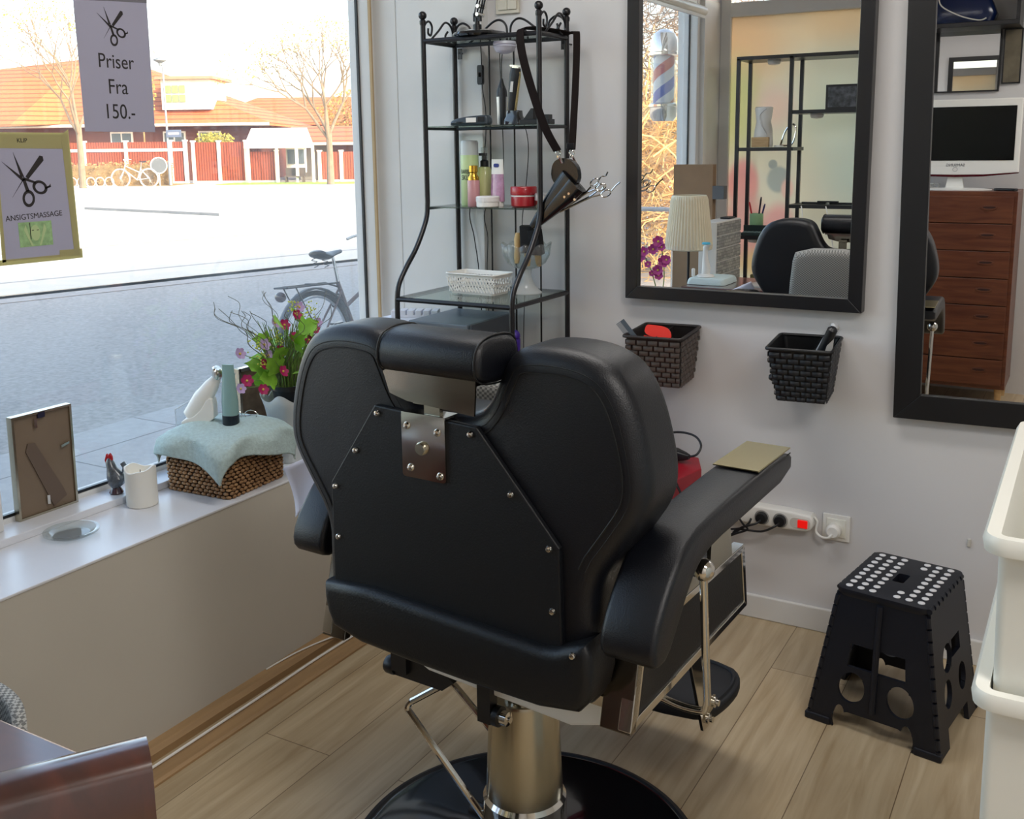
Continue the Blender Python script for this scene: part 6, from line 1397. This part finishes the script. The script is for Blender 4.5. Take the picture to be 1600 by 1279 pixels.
for _ in range(5000):
    p = Vector((rg.uniform(-6, 5), rg.uniform(-.5, .4), rg.uniform(0, 1.2))); a = Vector((rg.gauss(0, 1), rg.gauss(0, 1), rg.gauss(0, 1))).normalized(); b_ = a.orthogonal(); hl.add([p, p+a*.10+b_*.04, p+a*.04+b_*.1], [(0, 1, 2)])
obj('hedge_leaves', hl, hedgeb, t)
t = ext('shrub', 'yellow-green climbing shrub above the gate beside the lamp post', 'shrub', .4, .8); obj('shrub_leaves', leafcloud((0, 0, 2.3), (1.1, .5, .55), 900, .12, 8), yellowb, t); obj('stem', MB().tube([(0, 0, 0), (0, 0, 2.2)], .04, 6), hedgeb, t)
t = ext('shrub', 'yellow-green vine climbing over the house roof left of the dormer', 'shrub', -5.2, 5.0); obj('shrub_leaves', leafcloud((0, 0, 5.2), (.8, .5, 1.6), 900, .14, 9), yellowb, t); obj('stem', MB().tube([(0, 0, 0), (0, 0, 5)], .05, 6), hedgeb, t)
t = ext('shrub', 'small yellow-green bush inside the carport opening', 'shrub', 3.3, .6); obj('shrub_leaves', leafcloud((0, 0, .6), (.6, .4, .4), 400, .1, 10), yellowb, t); obj('stem', MB().tube([(0, 0, 0), (0, 0, .5)], .03, 6), hedgeb, t)
t = ext('shrub', 'ochre bare treetop rising behind the annex roof', 'tree', 9.0, 16); obj('shrub_leaves', leafcloud((0, 0, 4.4), (6.0, 2, 2.0), 5200, .2, 11), autumn, t); obj('stem', MB().tube([(0, 0, 0), (0, 0, 4)], .15, 8), hedgeb, t)
struct('lawn', MB().prism([tuple(OW(1.6, -3.2)[:2]), tuple(OW(16, -3.2)[:2]), tuple(OW(16, .1)[:2]), tuple(OW(1.6, .1)[:2])], -.21, -.19, 'XY'), grassm)
struct('path_verge', MB().prism([tuple(OW(-16, -3.6)[:2]), tuple(OW(-.6, -3.6)[:2]), tuple(OW(-.6, .1)[:2]), tuple(OW(-16, .1)[:2])], -.21, -.19, 'XY'), mat('leafy_soil', '8a7348', .95, var=.3, scale=4))
# trees
def tree(name, label, loc, H_, trunk_h, rad, seed, m, leafm=None, depth=5, spread=.5, nleaf=3, rot=0, first=5):
    rg = random.Random(seed); t = thing(name, label, 'tree', loc, rot); mb = MB(); lf = MB()
    def br(p, d_, L, r_, k):
        pts = [p]; q = p.copy(); dd = d_.copy()
        for s_ in range(3):
            dd = (dd+Vector((rg.gauss(0, .10), rg.gauss(0, .10), rg.gauss(0, .05)+.05))).normalized(); q = q+dd*(L/3); pts.append(q.copy())
        mb.tube(pts, [r_, r_*.88, r_*.76, r_*.62], 5 if k > 2 else 8, False)
        if k == depth or r_ < .004:
            for _ in range(nleaf):
                c = q+Vector((rg.gauss(0, .12), rg.gauss(0, .12), rg.gauss(0, .12))); a = Vector((rg.gauss(0, 1), rg.gauss(0, 1), rg.gauss(0, 1))).normalized(); b_ = a.orthogonal(); lf.add([c, c+a*.09+b_*.03, c+a*.03+b_*.09], [(0, 1, 2)])
            return
        nb = rg.choice((2, 3, 3))
        for i in range(nb):
            ax_ = dd.orthogonal().normalized(); ax_.rotate(Matrix.Rotation(2*PI*i/nb+rg.uniform(-.5, .5), 3, dd)); nd = (dd+ax_*rg.uniform(spread*.6, spread*1.3)).normalized()
            br(q, nd, L*rg.uniform(.66, .86), r_*.62, k+1)
    mb.tube([Vector((0, 0, 0)), Vector((.02, 0, trunk_h*.5)), Vector((0, .02, trunk_h))], [rad*1.2, rad, rad*.9], 10, False)
    for i in range(first):
        a = 2*PI*i/first+rg.uniform(-.3, .3); sp_ = rg.uniform(.25, .75) if i else .05
        br(Vector((0, 0, trunk_h-.1*i)), Vector((math.cos(a)*sp_, math.sin(a)*sp_, 1)).normalized(), (H_-trunk_h)*.30, rad*.55, 1)
    obj('trunk_and_branches', mb, m, t)
    if leafm and lf.v: obj('leaves', lf, leafm, t)
bark = mat('tree_bark', '7d6c57', .9, var=.2, scale=5)
tree('street_tree', 'bare young street tree standing on the verge near the right window edge', tuple(OW(7.9, -4)), 8.9, 2.6, .17, 5, bark, yellowb, 5, .55)
tree('street_tree', 'bare birch-like tree rising beside the hedge between the two posters', tuple(OW(-4.2, -6)), 9.8, 3.0, .15, 21, bark, yellowb, 5, .45)
# lamp post, signs, bikes
galv = mat('galvanised', '8e9296', .5, .4)
t = ext('lamp_post', 'slim grey street lamp with a small blue-grey street sign', 'street lamp', -.85, -3)
obj('pole', MB().lathe([(.09, 0), (.09, 1.2), (.055, 1.3), (.05, 6.2)], (0, 0, 0), 12), galv, t)
obj('lamp_head', MB().lathe([(.06, 6.15), (.1, 6.3), (.33, 6.42), (.33, 6.5), (.05, 6.58)], (-.12, 0, 0), 16), galv, t)
obj('street_sign', MB().box((-.02, -.12, 2.5), (.78, -.08, 2.88)), mat('sign_blue_grey', '5b6478', .5), t)
obj('sign_lettering', MB().box((.10, -.13, 2.64), (.66, -.121, 2.74)), wpost, t)
t = ext('round_sign', 'round grey traffic sign on a low post beside the white bicycle', 'sign', -1.2, -3.6)
obj('sign_disc', MB().lathe([(.0, -.02), (.40, -.02), (.42, 0), (.40, .02), (.0, .02)], (0, 0, 1.05), 28, 'Y', M=Matrix.Rotation(R(35), 3, 'Z')), mat('sign_grey', '3f474e', .5), t)
obj('sign_rim', MB().tube([Matrix.Rotation(R(35), 3, 'Z') @ Vector((.41*math.cos(a*PI/16), 0, .41*math.sin(a*PI/16)))+Vector((0, 0, 1.05)) for a in range(33)], .03, 6, False), wpost, t)
obj('post', MB().lathe([(.04, 0), (.04, .65)], (0, 0, 0), 10), galv, t)
t = ext('bicycle', 'white bicycle parked in the sun in front of the hedge', 'bicycle', -.75, -6.2)
t.matrix_basis = t.matrix_basis @ Matrix.Rotation(PI, 4, 'Z') @ Matrix.Scale(1.35, 4); t.location, _, _ = t.matrix_basis.decompose(); t.rotation_euler = (0, 0, OR+PI); t.scale = (1.35,)*3
make_bike(t, mat('white_bike_paint', 'e8e6e0', .5), False)
t = ext('bike_rack', 'long row of low white bicycle rack hoops beside the white bicycle', 'bike rack', -7, -6)
hp = MB().tube([(-3, 0, .08), (4.4, 0, .08)], .03, 6)
for k in range(16): hp.tube([(-2.9+k*.47+.22*math.cos(a*PI/10), 0, .28+.24*math.sin(a*PI/10)) for a in range(21)], .025, 6, False)
obj('rack_hoops', hp, wpost, t)
# thicket and railing seen through window 2 in the mirror
straw = mat('straw_twigs', 'dcb672', .8, var=.3, scale=2); twig = mat('grey_twigs', '94806a', .85, var=.2, scale=2)
def thicket(label, c, r3, n_, L, m, seed, th=.008):
    rg = random.Random(seed); t = thing('bush', label, 'bush', (c[0], c[1], -.19)); mb = MB()
    for _ in range(n_):
        p = Vector((rg.gauss(0, .5)*r3[0], rg.gauss(0, .5)*r3[1], rg.uniform(0, 1)**.8*r3[2])); d_ = Vector((rg.gauss(0, 1), rg.gauss(0, 1), rg.gauss(.3, .8))).normalized(); pts = [p]
        for s_ in range(5):
            d_ = (d_+Vector((rg.gauss(0, .3), rg.gauss(0, .3), rg.gauss(-.05, .25)))).normalized(); p = p+d_*L*rg.uniform(.1, .3)
            p.z = max(p.z, .02); pts.append(p.copy())
        mb.tube(pts, [th, th*.9, th*.8, th*.7, th*.5, th*.3], 3, False)
    o = obj('twigs', mb, m, t); o['kind'] = 'stuff'
thicket('straw-yellow thicket outside the far window, reflected in the large mirror', (-5.4, -7.6), (1.8, 2.2, 2.1), 1500, 1.3, straw, 31, .011)
thicket('grey-brown twiggy bush rising behind the straw-yellow thicket', (-6.4, -10.0), (2.4, 2.4, 5.6), 1300, 2.0, twig, 33, .010)
t = thing('railing', 'grey metal railing outside the far window, low in the mirror', 'railing', (-3.5, -3.2, -.17))
obj('top_rail', MB().tube([(-1.6, -.0, 1.08), (1.05, 0, 1.08)], .022, 8), galv, t)
for k in range(8): obj('baluster', MB().tube([(-1.5+k*.36, 0, 0), (-1.5+k*.36, 0, 1.08)], .012, 8), galv, t)
